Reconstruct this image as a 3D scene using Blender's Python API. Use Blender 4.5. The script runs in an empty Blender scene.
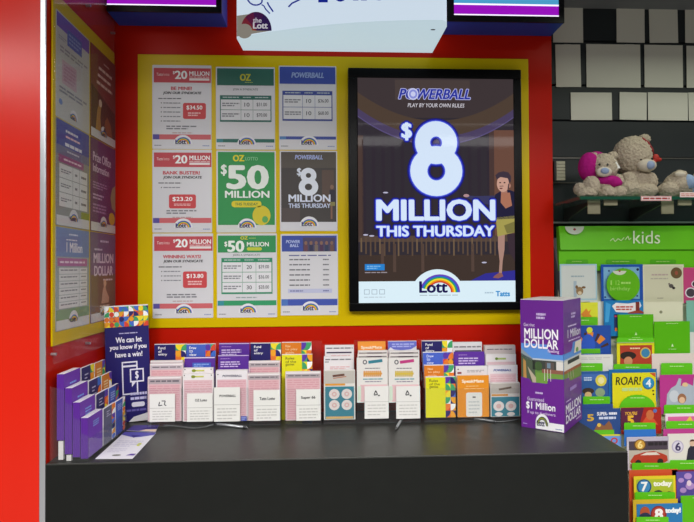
import bpy, bmesh, math, random
from mathutils import Vector, Matrix
random.seed(7)
C = bpy.context.scene.collection
sc = bpy.context.scene

# ------------------------------------------------------------------ camera
EYE = 1.45
YAW, PIT, ROL, FPX = .0448, .0132, -.0057, 520.34
_F = Vector((math.sin(YAW)*math.cos(PIT), math.cos(YAW)*math.cos(PIT), math.sin(PIT)))
_R0 = Vector((math.cos(YAW), -math.sin(YAW), 0)); _U0 = _R0.cross(_F)
_R = _R0*math.cos(ROL) + _U0*math.sin(ROL); _U = -_R0*math.sin(ROL) + _U0*math.cos(ROL)
EYEP = Vector((0, 0, EYE))
def ray(u, v): return _F*FPX + _R*(u-347) - _U*(v-261)
def onY(u, v, Y): d = ray(u, v); return EYEP + d*(Y/d.y)
def onX(u, v, X): d = ray(u, v); return EYEP + d*(X/d.x)
def onZ(u, v, Z): d = ray(u, v); return EYEP + d*((Z-EYE)/d.z)
cam_d = bpy.data.cameras.new('camera'); cam = bpy.data.objects.new('camera', cam_d); C.objects.link(cam)
cam_d.sensor_width = 36; cam_d.lens = 36*FPX/694; cam_d.clip_start = .02
cam.matrix_world = Matrix(((_R.x, _U.x, -_F.x, 0), (_R.y, _U.y, -_F.y, 0), (_R.z, _U.z, -_F.z, EYE), (0, 0, 0, 1)))
sc.camera = cam

# ------------------------------------------------------------------ materials
def lin(h):
    h = h.lstrip('#'); o = []
    if len(h) == 3: h = ''.join(c*2 for c in h)
    for i in (0, 2, 4):
        c = int(h[i:i+2], 16)/255
        o.append(c/12.92 if c <= .04045 else ((c+.055)/1.055)**2.4)
    return (*o, 1)
_m = {}
def M(h, rough=.55, emit=0, spec=.4, metal=0, vary=0.0, scale=40, bump=0, coat=0):
    key = (h, rough, emit, spec, metal, vary, scale, bump, coat)
    if key in _m: return _m[key]
    m = bpy.data.materials.new('surface_'+h.strip('#')); m.use_nodes = True
    nt = m.node_tree; b = nt.nodes['Principled BSDF']
    b.inputs['Base Color'].default_value = lin(h); b.inputs['Specular IOR Level'].default_value = spec
    b.inputs['Metallic'].default_value = metal; b.inputs['Roughness'].default_value = rough
    b.inputs['Coat Weight'].default_value = coat; b.inputs['Coat Roughness'].default_value = .05
    tc = nt.nodes.new('ShaderNodeTexCoord'); nz = nt.nodes.new('ShaderNodeTexNoise')
    nz.inputs['Scale'].default_value = scale; nz.inputs['Detail'].default_value = 3
    nt.links.new(tc.outputs['Object'], nz.inputs['Vector'])
    mr = nt.nodes.new('ShaderNodeMapRange'); mr.inputs['To Min'].default_value = max(0, rough-.05); mr.inputs['To Max'].default_value = min(1, rough+.05)
    nt.links.new(nz.outputs['Fac'], mr.inputs['Value']); nt.links.new(mr.outputs['Result'], b.inputs['Roughness'])
    if vary:
        r = nt.nodes.new('ShaderNodeMapRange'); r.inputs['To Min'].default_value = 1-vary; r.inputs['To Max'].default_value = 1+vary
        nt.links.new(nz.outputs['Fac'], r.inputs['Value'])
        mx = nt.nodes.new('ShaderNodeVectorMath'); mx.operation = 'SCALE'; mx.inputs[0].default_value = lin(h)[:3]
        nt.links.new(r.outputs['Result'], mx.inputs['Scale']); nt.links.new(mx.outputs['Vector'], b.inputs['Base Color'])
    if bump:
        bp = nt.nodes.new('ShaderNodeBump'); bp.inputs['Strength'].default_value = bump; bp.inputs['Distance'].default_value = .003
        nt.links.new(nz.outputs['Fac'], bp.inputs['Height']); nt.links.new(bp.outputs['Normal'], b.inputs['Normal'])
    if emit:
        b.inputs['Emission Color'].default_value = lin(h); b.inputs['Emission Strength'].default_value = emit
        k = .15; c = lin(h); b.inputs['Base Color'].default_value = (c[0]*k, c[1]*k, c[2]*k, 1)
    _m[key] = m; return m
def clear_mat(name, tint=(1, 1, 1, 1), ior=1.45, rough=.03, haze=0.0):
    m = bpy.data.materials.new(name); m.use_nodes = True; nt = m.node_tree; nt.nodes.clear()
    out = nt.nodes.new('ShaderNodeOutputMaterial'); mix = nt.nodes.new('ShaderNodeMixShader')
    tr = nt.nodes.new('ShaderNodeBsdfTransparent'); gl = nt.nodes.new('ShaderNodeBsdfGlossy'); fr = nt.nodes.new('ShaderNodeFresnel')
    tr.inputs['Color'].default_value = tint; gl.inputs['Roughness'].default_value = rough; fr.inputs['IOR'].default_value = ior
    ge = nt.nodes.new('ShaderNodeNewGeometry'); inv = nt.nodes.new('ShaderNodeMath'); inv.operation = 'SUBTRACT'; inv.inputs[0].default_value = 1; mu = nt.nodes.new('ShaderNodeMath'); mu.operation = 'MULTIPLY'
    nt.links.new(ge.outputs['Backfacing'], inv.inputs[1]); nt.links.new(fr.outputs['Fac'], mu.inputs[0]); nt.links.new(inv.outputs[0], mu.inputs[1]); nt.links.new(mu.outputs[0], mix.inputs['Fac']); nt.links.new(tr.outputs[0], mix.inputs[1]); nt.links.new(gl.outputs[0], mix.inputs[2])
    last = mix
    if haze:
        df = nt.nodes.new('ShaderNodeBsdfDiffuse'); df.inputs['Color'].default_value = (.8, .82, .85, 1)
        m2 = nt.nodes.new('ShaderNodeMixShader'); m2.inputs['Fac'].default_value = haze
        nt.links.new(mix.outputs[0], m2.inputs[1]); nt.links.new(df.outputs[0], m2.inputs[2]); last = m2
    nt.links.new(last.outputs[0], out.inputs['Surface']); return m
ACR = clear_mat('clear_acrylic', (.98, .985, .985, 1), 1.4, .05, .012)
COVER = clear_mat('clear_cover_sheet', (.98, .98, .98, 1), 1.22, .04, .02)
GLASS = clear_mat('green_edged_glass', (.62, .80, .72, 1), 1.5, .02, .02)

# ------------------------------------------------------------------ objects
def tag(o, label=None, cat=None, group=None, kind=None):
    if label: o['label'] = label
    if cat: o['category'] = cat
    if group: o['group'] = group
    if kind: o['kind'] = kind
    return o
def thing(name, label, cat, loc, rz=0, group=None):
    o = bpy.data.objects.new(name, None); C.objects.link(o); o.location = loc; o.rotation_euler = (0, 0, rz); o.empty_display_size = .05
    return tag(o, label, cat, group)
def mesh(name, verts, faces, mats, fm=None, parent=None, origin=None, smooth=False):
    me = bpy.data.meshes.new(name)
    if origin is not None: verts = [Vector(v)-Vector(origin) for v in verts]
    me.from_pydata([tuple(v) for v in verts], [], faces)
    for m in (mats if isinstance(mats, (list, tuple)) else [mats]): me.materials.append(m)
    if fm: me.polygons.foreach_set('material_index', fm)
    if smooth: me.polygons.foreach_set('use_smooth', [True]*len(me.polygons))
    me.update()
    o = bpy.data.objects.new(name, me); C.objects.link(o)
    if parent is not None: o.parent = parent
    elif origin is not None: o.location = origin
    return o
class MB:
    """collects solids into one mesh"""
    def __init__(s): s.v = []; s.f = []
    def box(s, x0, y0, z0, x1, y1, z1):
        n = len(s.v); s.v += [Vector(p) for p in ((x0,y0,z0),(x1,y0,z0),(x1,y1,z0),(x0,y1,z0),(x0,y0,z1),(x1,y0,z1),(x1,y1,z1),(x0,y1,z1))]
        s.f += [tuple(n+i for i in q) for q in ((3,2,1,0),(4,5,6,7),(0,1,5,4),(1,2,6,5),(2,3,7,6),(3,0,4,7))]; return s
    def prism(s, pts, d):
        """pts: planar loop of 3D points, d: extrude vector"""
        n = len(s.v); k = len(pts); d = Vector(d)
        s.v += [Vector(p) for p in pts] + [Vector(p)+d for p in pts]
        s.f += [tuple(range(n, n+k)), tuple(range(n+2*k-1, n+k-1, -1))]
        s.f += [(n+(i+1) % k, n+i, n+k+i, n+k+(i+1) % k) for i in range(k)]; return s
    def tube(s, path, r, seg=8):
        path = [Vector(p) for p in path]; n = len(s.v); k = len(path)
        for i, p in enumerate(path):
            t = (path[min(i+1, k-1)]-path[max(i-1, 0)]).normalized()
            a = t.cross(Vector((0, 0, 1))); a = a.normalized() if a.length > 1e-4 else Vector((1, 0, 0)); b = t.cross(a)
            rr = r[i] if isinstance(r, (list, tuple)) else r
            for j in range(seg):
                q = 2*math.pi*j/seg; s.v.append(p+a*math.cos(q)*rr+b*math.sin(q)*rr)
        for i in range(k-1):
            for j in range(seg): s.f.append((n+i*seg+j, n+i*seg+(j+1) % seg, n+(i+1)*seg+(j+1) % seg, n+(i+1)*seg+j))
        s.f.append(tuple(n+j for j in range(seg-1, -1, -1))); s.f.append(tuple(n+(k-1)*seg+j for j in range(seg))); return s
    def ell(s, c, r, nu=20, nv=12):
        n = len(s.v); c = Vector(c)
        s.v.append(c+Vector((0, 0, r[2])))
        for i in range(1, nv):
            for j in range(nu):
                a = math.pi*i/nv; b = 2*math.pi*j/nu
                s.v.append(c+Vector((r[0]*math.sin(a)*math.cos(b), r[1]*math.sin(a)*math.sin(b), r[2]*math.cos(a))))
        s.v.append(c-Vector((0, 0, r[2])))
        for j in range(nu): s.f.append((n, n+1+j, n+1+(j+1) % nu))
        for i in range(nv-2):
            for j in range(nu):
                a = n+1+i*nu; s.f.append((a+j, a+nu+j, a+nu+(j+1) % nu, a+(j+1) % nu))
        e = n+1+(nv-2)*nu
        for j in range(nu): s.f.append((e+j, len(s.v)-1, e+(j+1) % nu))
        return s
    def build(s, name, m, parent=None, origin=None, bevel=0, smooth=False):
        o = mesh(name, s.v, s.f, m, None, parent, origin, smooth)
        if bevel:
            b = o.modifiers.new('bevel', 'BEVEL'); b.width = bevel; b.segments = 2; b.limit_method = 'ANGLE'
        return o

# ------------------------------------------------------------------ lettering and prints
_t = {}
def text_geo(s, bold):
    k = (s, bold)
    if k not in _t:
        cu = bpy.data.curves.new('lettering', 'FONT'); cu.body = s; cu.resolution_u = 3; cu.offset = bold
        ob = bpy.data.objects.new('lettering', cu); C.objects.link(ob); bpy.context.view_layer.update()
        me = ob.evaluated_get(bpy.context.evaluated_depsgraph_get()).to_mesh()
        v = [(p.co.x, p.co.y) for p in me.vertices]; f = [tuple(p.vertices) for p in me.polygons]
        ob.to_mesh_clear(); bpy.data.objects.remove(ob); bpy.data.curves.remove(cu)
        xs = [p[0] for p in v]; ys = [p[1] for p in v]
        _t[k] = (v, f, min(xs), max(xs), min(ys), max(ys))
    return _t[k]
class Art:
    """flat print: shapes given in picture units (u right, v DOWN) and mapped to a surface"""
    def __init__(s, fmap, kw=None): s.map = fmap; s.kw = kw or {}; s.clear()
    def clear(s): s.v = []; s.f = []; s.mi = []; s.ml = []
    def mid(s, h, **k):
        kk = dict(s.kw); kk.update(k); m = M(h, **kk)
        if m not in s.ml: s.ml.append(m)
        return s.ml.index(m)
    def poly(s, pts, h, l=1, **k):
        i = s.mid(h, **k); n = len(s.v); s.v += [s.map(a, b, l) for a, b in pts]; s.f.append(tuple(range(n, n+len(pts)))); s.mi.append(i); return s
    def rect(s, x0, y0, x1, y1, h, l=1, **k): return s.poly([(x0, y1), (x1, y1), (x1, y0), (x0, y0)], h, l, **k)
    def rrect(s, x0, y0, x1, y1, r, h, l=1, **k):
        p = []
        for cx, cy, a0 in ((x1-r, y0+r, 0), (x0+r, y0+r, 90), (x0+r, y1-r, 180), (x1-r, y1-r, 270)):
            for q in range(5):
                a = math.radians(a0+q*22.5); p.append((cx+r*math.cos(a), cy-r*math.sin(a)))
        return s.poly(p, h, l, **k)
    def ell(s, cx, cy, rx, ry, h, l=1, a0=0, a1=360, n=28, **k):
        p = [(cx+rx*math.cos(math.radians(a0+(a1-a0)*i/n)), cy-ry*math.sin(math.radians(a0+(a1-a0)*i/n))) for i in range(n+(0 if a1-a0 == 360 else 1))]
        return s.poly(p, h, l, **k)
    def ring(s, cx, cy, rx, ry, ix, iy, h, l=1, a0=0, a1=360, n=32, ox=0, oy=0, **k):
        i = s.mid(h, **k); n0 = len(s.v)
        for q in range(n+1):
            a = math.radians(a0+(a1-a0)*q/n); c, d = math.cos(a), math.sin(a)
            s.v += [s.map(cx+rx*c, cy-ry*d, l), s.map(cx+ox+ix*c, cy+oy-iy*d, l)]
        for q in range(n): s.f.append((n0+2*q, n0+2*q+2, n0+2*q+3, n0+2*q+1)); s.mi.append(i)
        return s
    def line(s, pts, w, h, l=1, **k):
        for (x0, y0), (x1, y1) in zip(pts, pts[1:]):
            d = math.hypot(x1-x0, y1-y0) or 1; nx, ny = -(y1-y0)/d*w/2, (x1-x0)/d*w/2
            s.poly([(x0+nx, y0+ny), (x0-nx, y0-ny), (x1-nx, y1-ny), (x1+nx, y1+ny)], h, l, **k)
        return s
    def frame(s, x0, y0, x1, y1, w, h, l=1, **k):
        s.rect(x0, y0, x1, y0+w, h, l, **k); s.rect(x0, y1-w, x1, y1, h, l, **k); s.rect(x0, y0+w, x0+w, y1-w, h, l, **k); return s.rect(x1-w, y0+w, x1, y1-w, h, l, **k)
    def text(s, t, x0, y0, x1, y1, h, l=2, bold=.02, slant=0, **k):
        """lettering filling the given box; bold thickens the strokes by overlaying shifted outlines"""
        v, f, a, b, c, d = text_geo(t, 0); i = s.mid(h, **k); e = bold*(y1-y0)*1.0
        X0, X1, Z0, Z1 = x0+e, x1-e, y0+e*.6, y1-e*.6
        for c8, (ox, oy) in enumerate(((-e, 0), (e, 0), (0, -e*.6), (0, e*.6), (-e*.7, -e*.5), (e*.7, e*.5), (-e*.7, e*.5), (e*.7, -e*.5)) if e > 0 else ((0, 0),)):
            n = len(s.v); ll = l+c8*.05
            for x, y in v:
                q = (y-c)/(d-c); s.v.append(s.map(X0+(x-a)/(b-a)*(X1-X0)+slant*q+ox, Z1-q*(Z1-Z0)+oy, ll))
            for p in f: s.f.append(tuple(n+j for j in p)); s.mi.append(i)
        return s
    def halo(s, t, x0, y0, x1, y1, e, h, l, bold=.05, slant=0, **k):
        for q in range(12):
            a = q*math.pi/6; s.text(t, x0+e*math.cos(a), y0+e*math.sin(a), x1+e*math.cos(a), y1+e*math.sin(a), h, l+q*.03, bold*.5, slant, **k)
        return s
    def bars(s, x0, y0, x1, y1, n, h, l=2, fill=.55, gap=True, **k):
        """print too small to read: rows of word-length strokes"""
        st = (y1-y0)/n
        for r in range(n):
            x = x0; e = x1 if r < n-1 or n == 1 else x0+(x1-x0)*random.uniform(.6, 1)
            while x < e-.01:
                w = (x1-x0)*random.uniform(.12, .3); xe = min(e, x+w)
                s.rect(x, y0+r*st+st*(1-fill)/2, xe, y0+r*st+st*(1+fill)/2, h, l, **k); x = xe+(x1-x0)*.035
        return s
    def build(s, name, parent=None, origin=None, label=None):
        if not s.f: return None
        o = mesh(name, s.v, s.f, s.ml, s.mi, parent, origin); s.clear()
        if label: o['label'] = label
        return o
LAY = .00035
def flat_map(rect, w, h, front):
    x0, y0, x1, y1 = rect
    return lambda a, b, l: Vector((((a-x0)/(x1-x0)-.5)*w, -front-l*LAY, (1-(b-y0)/(y1-y0))*h))
def sheet(name, label, cat, rect, w, h, loc, rz=0, t=.0012, col='#e8e6e6', group=None, tilt=0, units=None, kw=None, r=0, matkw=None, edge=None):
    """a sheet/card/pad standing in its local XZ plane, printed side towards local -Y; returns (object, art)"""
    mb = MB()
    if r:
        p = []
        for cx, cz, a0 in ((w/2-r, h-r, 0), (-w/2+r, h-r, 90), (-w/2+r, r, 180), (w/2-r, r, 270)):
            for q in range(5):
                a = math.radians(a0+q*22.5); p.append((cx+r*math.cos(a), -t, cz+r*math.sin(a)))
        mb.prism(p[::-1], (0, t, 0))
    else: mb.box(-w/2, -t, 0, w/2, 0, h)
    o = mb.build(name, M(col, **(matkw or {'rough': .45})))
    if edge:
        o.data.materials.append(M(edge)); 
        for p in o.data.polygons:
            if abs(p.normal.y) < .5: p.material_index = 1
    o.location = loc; o.rotation_euler = (tilt, 0, rz); tag(o, label, cat, group)
    return o, Art(flat_map(units or rect, w, h, t), kw)
def px_box(rect, Y):
    x0, y0, x1, y1 = rect; xm, ym = (x0+x1)/2, (y0+y1)/2
    w = onY(x1, ym, Y).x-onY(x0, ym, Y).x; h = onY(xm, y0, Y).z-onY(xm, y1, Y).z
    b = onY(xm, y1, Y); return w, h, Vector((onY(xm, ym, Y).x, Y, b.z))
def px_sheet(name, label, cat, rect, Y, **k):
    """sheet whose printed face lies in the plane Y, over the given outline"""
    w, h, b = px_box(rect, Y-.0); t = k.get('t', .0012); b.y = Y+t
    return sheet(name, label, cat, rect, w, h, b, **k)
MOS = ['#e2462c', '#f2a51e', '#f5e12a', '#3fa66a', '#3f6fd0', '#5a35a8', '#241a6a', '#ef7d2a', '#ffffff']
def mosaic(a, x0, y0, x1, y1, nx, ny, seed, l=1, **k):
    rnd = random.Random(seed); dx, dy = (x1-x0)/nx, (y1-y0)/ny
    for i in range(nx):
        for j in range(ny):
            c1, c2 = rnd.sample(MOS, 2); X, Y = x0+i*dx, y0+j*dy
            a.rect(X, Y, X+dx, Y+dy, c1, l, **k)
            q = rnd.randrange(5)
            if q < 4:
                cx, cy = (X, X+dx, X+dx, X)[q], (Y+dy, Y+dy, Y, Y)[q]; a0 = (0, 90, 180, 270)[q]
                p = [(cx, cy)]+[(cx+dx*math.cos(math.radians(a0+t*15)), cy-dy*math.sin(math.radians(a0+t*15))) for t in range(7)]
                a.poly(p, c2, l+1, **k)
            else: a.ell(X+dx/2, Y+dy/2, dx/2, dy/2, c2, l+1, n=14, **k)
RB = ['#6a3fb8', '#2f62c8', '#2fa05a', '#f2df2a', '#ef8f25', '#c8382a']
def lott_logo(a, cx, by, r, l=3, **k):
    """rainbow over the word Lott; by = foot line, r = half width"""
    for i, c in enumerate(RB):
        r1 = r*(1-.075*i); r0 = r1-r*.08; a.ring(cx+r*.04, by, r1, r1*.9, r0, r0*.9, c, l, 0, 165, 20, **k)
    a.text('Lott', cx-r*1.0, by-r*.56, cx+r*.42, by+r*.02, '#1c1550', l+2, .05, **k)

# ================================================================== the setting
S = 1.7936; YB = S; LX = -.3949*S; RX = .4501*S; YF = .7573*S; CZ = EYE-.2744*S
def struct(name, mb, m, bevel=0): o = mb.build(name, m, bevel=bevel); o['kind'] = 'structure'; return o
RED = M('#c01a06', rough=.3, spec=.12, vary=.03, scale=3)
struct('floor', MB().box(-3, -3, -.05, 3, 2.2, 0), M('#8d8a86', rough=.4, vary=.1, scale=6))
struct('wall_back', MB().box(LX-.03, YB, 0, RX, YB+.05, 2.9), RED)
struct('wall_left', MB().box(LX-.0122, YF+.002, 0, LX, YB, 2.9), RED)
lp0 = onY(44.5, 0, YF).x; lp1 = onY(49.8, 0, YF).x
struct('wall_front', MB().box(-2.2, YF, 0, LX-.0128, YF+.03, 2.9), M('#d4220f', rough=.22, spec=.3, vary=.02, scale=2))
struct('trim_1', MB().box(LX-.0126, YF-.004, 0, LX+.0022, YF+.0015, 2.9), M('#c9cbd0', rough=.3, metal=.7), bevel=.002)
# slatted shop wall to the right of the red panel
YS = 1.862
sw = MB(); zs = []
for v in (42, 86, 121, 158, 183, 222): zs.append(onY(640, v, YS).z)
zs = [2.9]+zs+[1.4, 1.15, .9, .6, .3, 0]
for a, b in zip(zs, zs[1:]): sw.box(RX, YS, b+.004, 2.2, YS+.02, a-.004)
sw.box(RX, YS+.012, 0, 2.2, YS+.03, 2.9)
struct('wall_right', sw, M('#23282a', rough=.5, vary=.12, scale=8))
al = MB()
for v in (158, 182.5):
    z = onY(640, v, YS).z; al.box(RX+.001, YS-.003, z-.004, 2.2, YS+.012, z+.001)
struct('trim_2', al, M('#6a6862', rough=.35, metal=.6))
z = onY(640, 222.5, YS-.02).z
struct('trim_3', MB().box(RX+.001, YS-.03, z-.004, 2.2, YS-.0005, z+.003), M('#8a8a88', rough=.35, metal=.5), bevel=.001)
z = onY(640, 2, YS).z
struct('trim_4', MB().box(RX+.001, YS-.012, z-.003, 2.2, YS-.0005, z+.008), M('#8d9488', rough=.35, metal=.5), bevel=.001)

# ================================================================== yellow boards
YEL = M('#d9bb00', rough=.3, spec=.15, vary=.03, scale=4)
bz0, bz1 = EYE-.1112*S, EYE+.4071*S
bt = .006
o = MB().box(-.3499*S, YB-bt, bz0, .4023*S, YB-.0012, bz1).build('notice_board', YEL, bevel=.0015)
tag(o, 'large yellow backing board on the red back wall behind the posters and screen', 'board')
ly0 = onX(52.5, 200, LX+.006).y
o = MB().box(LX+.0012, ly0, bz0, LX+.006, YB-.012, bz1).build('notice_board', YEL, bevel=.0015)
tag(o, 'yellow backing board on the left side wall under the covered posters', 'board')
PY = YB-bt   # face of the board

# ================================================================== posters on the back board
PAPER = '#dcdbe0'
def post(rect, label, col=PAPER, r=.003):
    x0, y0, x1, y1 = rect
    o, a = px_sheet('poster', label, 'poster', rect, PY-.0015, t=.0015, col=col, group='posters on the yellow back board', r=r)
    return o, a
def foot(o, a, rect, yb, h, col, corner='#5b50a0'):
    x0, y0, x1, y1 = rect; cx = (x0+x1)/2+1
    a.rect(x0+.6, yb, x1-.6, yb+h, col, 1); a.rect(x0+.6, yb, x0+7, yb+h, corner, 2)
    a.build('footer_band', o)
    a.ell(cx, y1-4.5, 9.5, 9.5, '#e8e8ec', 3, 0, 180, 18); lott_logo(a, cx, y1-5, 7.5, 4)
    a.build('logo', o, label='small rainbow logo with dark lettering')
    a.bars(x0+2, y1-4.5, x0+9, y1-2.5, 1, '#9a9aa0', 1); a.bars(x1-9, y1-4.2, x1-2, y1-2.4, 1, '#8f9ac0', 1); a.build('small_print', o)
def red_poster(rect, yo, head, hx, badge, price, nb, label):
    o, a = post(rect, label); x0, y0, x1, y1 = rect; R = '#c84a55'
    a.rect(x0+1.5, yo+3, x1-.5, yo+17.5, R, 1); a.build('banner', o, label='red banner strip')
    a.text('Tatts', x0+4, yo+8, x0+10.5, yo+10.8, '#f2dcdc', 2, .01, slant=.3); a.text('lotto', x0+11.3, yo+8, x0+17, yo+10.8, '#f0c8c8', 2, .0)
    a.text('$', x0+20.5, yo+6, x0+22.5, yo+9.5, '#ffffff', 2); a.text('20', x0+22.6, yo+5.6, x0+35, yo+14, '#ffffff', 2, .05)
    a.text('MILLION', x0+37, yo+6, x1-2, yo+10.5, '#ffffff', 2, .03); a.rect(x0+37, yo+13, x1-2, yo+15.3, '#f3e6e6', 2)
    a.bars(x0+37, yo+11, x1-2, yo+12.6, 1, '#eac3c6', 2)
    a.text(head, hx[0], yo+21.5, hx[1], yo+25, '#c8505a', 2, .06); a.text('JOIN OUR SYNDICATE', x0+10.5, yo+26.5, x1-10.5, yo+29.8, '#3d3d44', 2, .05, slant=.6)
    a.build('lettering', o)
    a.bars(x0+6, yo+32.5, x0+29, yo+34.5, 1, '#66666e', 2, .5)
    for i in range(nb):
        z = yo+37+i*4.5; a.ell(x0+9, z+1, .6, .6, '#555', 2, n=8); a.bars(x0+11, z, x0+28, z+2, 1, '#8a8a92', 2, .5)
    a.bars(x0+14, yo+60, x0+44, yo+64.8, 2, '#7c7c84', 2, .5); a.bars(x0+20, yo+67, x0+40, yo+68.5, 1, '#b99')
    a.build('small_print', o)
    b = badge; a.rrect(*b, 2, '#d2474c', 2); a.text(price, b[0]+3.5, b[1]+2.5, b[2]-3.5, b[1]+7.2, '#ffffff', 3, .03)
    a.bars(b[0]+5, b[1]+9, b[2]-5, b[3]-2.5, 2, '#f3c6c6', 3); a.build('price_badge', o, label='red rounded price badge')
    foot(o, a, rect, y1-14.5, 5, '#d2666c')
red_poster((152.4, 65.2, 211.5, 149), 65.2, 'BE MINE!', (171, 192), (183, 103, 206, 119), '$34.50', 5, 'white poster with red top band headed BE MINE, top left of the nine')
red_poster((152.5, 149.6, 212, 232.5), 149.6, 'BANK BUSTER!', (163, 200), (169, 194.5, 196, 208.5), '$23.20', 1, 'white poster with red top band headed BANK BUSTER, left column middle row')
red_poster((152.8, 233.4, 213.2, 318), 233.4, 'WINNING WAYS!', (163, 201), (183, 271.5, 207, 288), '$13.80', 3, 'white poster with red top band headed WINNING WAYS, bottom left of the nine')
def table(o, a, x0, y0, x1, y1, cols, rows, col, vals):
    a.rect(x0, y0, x1, y1, col, 1); hh = 4
    ys = [y0+hh+i*(y1-1.5-y0-hh)/rows for i in range(rows+1)]; xs = [x0+.8]+cols+[x1-.8]
    for i in range(rows):
        for j in range(3): a.rect(xs[j]+.15, ys[i]+.25, xs[j+1]-.15, ys[i+1]-.25, '#e6e6ea', 2)
        ym = (ys[i]+ys[i+1])/2
        a.bars(xs[0]+1.5, ym-2.2, xs[1]-1.5, ym+2.2, 2, '#8a8a92', 3)
        xm = (xs[1]+xs[2])/2; a.text(vals[i][0], xm-2.6, ym-2, xm+2.6, ym+2, '#5a5a62', 3, .02)
        xm = (xs[2]+xs[3])/2; a.text(vals[i][1], xm-5.2, ym-2, xm+5.2, ym+2, '#5a5a62', 3, .01)
    for j in range(3): a.bars(xs[j]+2, y0+1.2, xs[j+1]-2, y0+2.8, 1, '#c9d6d6', 2)
    a.build('price_table', o)
# green and blue posters
rc = (216, 67, 275, 149.5); o, a = post(rc, 'white poster with dark green band and two row price table, top middle of the nine')
a.rect(217.2, 68.6, 274, 85.5, '#2f6a5c', 1); a.build('banner', o, label='dark green banner strip'); a.text('OZ', 240, 74, 251, 81, '#c9c63a', 2, .06); a.bars(245, 81.8, 253, 83, 1, '#b6c96a')
a.text('JOIN A SYNDICATE', 233, 88.5, 258, 91, '#3c5a54', 2, 0); a.build('lettering', o)
table(o, a, 220, 95.5, 271.5, 122, [241, 253], 2, '#2f6e62', [('10', '$31.00'), ('10', '$70.00')])
foot(o, a, rc, 139, 3.5, '#2f6e62', '#3f8a90')
rc = (216.5, 150.6, 276, 232.5); o, a = post(rc, 'green poster reading $50 MILLION with a yellow ball, centre of the nine')
a.rect(218, 152, 274.8, 225, '#2f9650', 1); a.rect(217, 225, 275.5, 232, '#d9ddd8', 1); a.build('banner', o, label='green printed background')
a.text('OZ', 233, 155, 244.5, 161.5, '#e6d92a', 2, .06); a.text('LOTTO', 245.5, 157, 258, 160.5, '#8fcf9c', 2, .02)
a.text('$', 221, 164.5, 227, 176, '#eef4ee', 2, .03); a.text('50', 226.5, 165, 269, 189.5, '#eef4ee', 2, .07); a.text('MILLION', 225, 190.8, 269.5, 198, '#f2f6f2', 2, .05)
a.rrect(231.5, 201, 261.5, 207.3, 3, '#e2d02c', 2); a.text('THIS TUESDAY', 235, 202.8, 258, 205.6, '#2c7a44', 3, .02); a.build('lettering', o)
a.ell(261.5, 215.5, 9, 9.8, '#d9c930', 2); a.ell(265, 219.5, 3, 3.4, '#5fae5a', 3); a.build('printed_ball', o, label='plain yellow printed ball')
a.ell(247, 228, 9.5, 9.5, '#e8e8ec', 3, 0, 180, 18); lott_logo(a, 247, 227.5, 7.5, 4); a.build('logo', o)
rc = (217, 233.4, 277, 317.5); o, a = post(rc, 'white poster with bright green $50 MILLION band and three row table, bottom middle')
a.rect(218, 235.5, 276, 252.5, '#2f9455', 1); a.build('banner', o, label='green banner strip')
a.text('OZ', 240.5, 236.3, 248, 239.6, '#d9cf2a', 2, .05); a.bars(249, 237.5, 256, 238.8, 1, '#a6d06a')
a.text('$', 224.5, 241.5, 227.5, 247, '#f0f6f0', 2, .03); a.text('50', 227.5, 240.5, 244.5, 252, '#f0f6f0', 2, .06); a.text('MILLION', 247, 242, 269, 246.5, '#f0f6f0', 2, .04)
a.rrect(247, 247.3, 262, 250.6, 1.6, '#c6cf3c', 2); a.text('JOIN A SYNDICATE', 233, 254, 260, 256.5, '#3c5a4a', 2, 0); a.build('lettering', o)
table(o, a, 221.5, 258, 272.5, 294, [242.5, 256], 3, '#2a9066', [('20', '$39.00'), ('45', '$36.00'), ('30', '$28.00')])
a.bars(236, 296.5, 257, 298.5, 1, '#9aa'); foot(o, a, rc, 300.5, 5, '#2f9a66', '#2f8f9a')
rc = (279, 66, 336.5, 149.7); o, a = post(rc, 'white poster with blue top band and two row blue price table, top right')
a.rect(279.8, 67, 335.6, 84, '#3c50aa', 1); a.build('banner', o, label='blue banner strip')
a.text('POWERBALL', 291.5, 72.5, 324, 78, '#9fb2e2', 2, .05, slant=.8); a.build('lettering', o)
table(o, a, 282.5, 91, 332.5, 121, [302.5, 315], 2, '#3b4c9c', [('10', '$36.00'), ('10', '$68.00')])
foot(o, a, rc, 136.5, 3, '#4456a8', '#5a8ac0')
rc = (280, 150.8, 337.3, 231); o, a = post(rc, 'small dark paper poster reading $8 MILLION THIS THURSDAY, right column middle row')
a.rect(281.2, 152, 336.3, 222, '#45403f', 1); a.rect(281.2, 152, 336.3, 168, '#575049', 2); a.rect(322, 170, 334, 205, '#5c4a42', 2); a.rect(282, 208, 300, 222, '#544a48', 2); a.rect(280.6, 222, 336.8, 230.4, '#dcdce2', 1); a.build('banner', o, label='dark printed stage picture')
a.text('POWERBALL', 295, 155, 323, 159.5, '#a9b6e6', 3, .05, slant=.6); a.text('$', 297, 168, 301.5, 176.5, '#dfe6f6', 3, .03)
a.ring(308.5, 175.5, 8, 7.6, 2.6, 2.4, '#e6ecf8', 3); a.ring(308.5, 187, 9.8, 9, 3.6, 3.3, '#e6ecf8', 3.5)
a.text('MILLION', 288.5, 194.5, 330.5, 202, '#dfe6f8', 3, .05); a.text('THIS THURSDAY', 288.5, 203.5, 330.5, 208, '#cdd6f2', 3, .04); a.build('lettering', o)
a.ell(332, 187, 1.8, 2.2, '#8a6a58', 4); a.poly([(329.5, 190), (335, 190), (335.5, 202), (329.8, 202)], '#2c2a3a', 3); a.rect(330, 202, 335, 206, '#8c8650', 3); a.rect(330.6, 206, 332.4, 219, '#8a6452', 3); a.build('printed_figure', o)
a.ell(309, 226, 9.5, 9.5, '#e8e8ec', 3, 0, 180, 18); lott_logo(a, 309, 226, 7.5, 4); a.build('logo', o)
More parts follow.
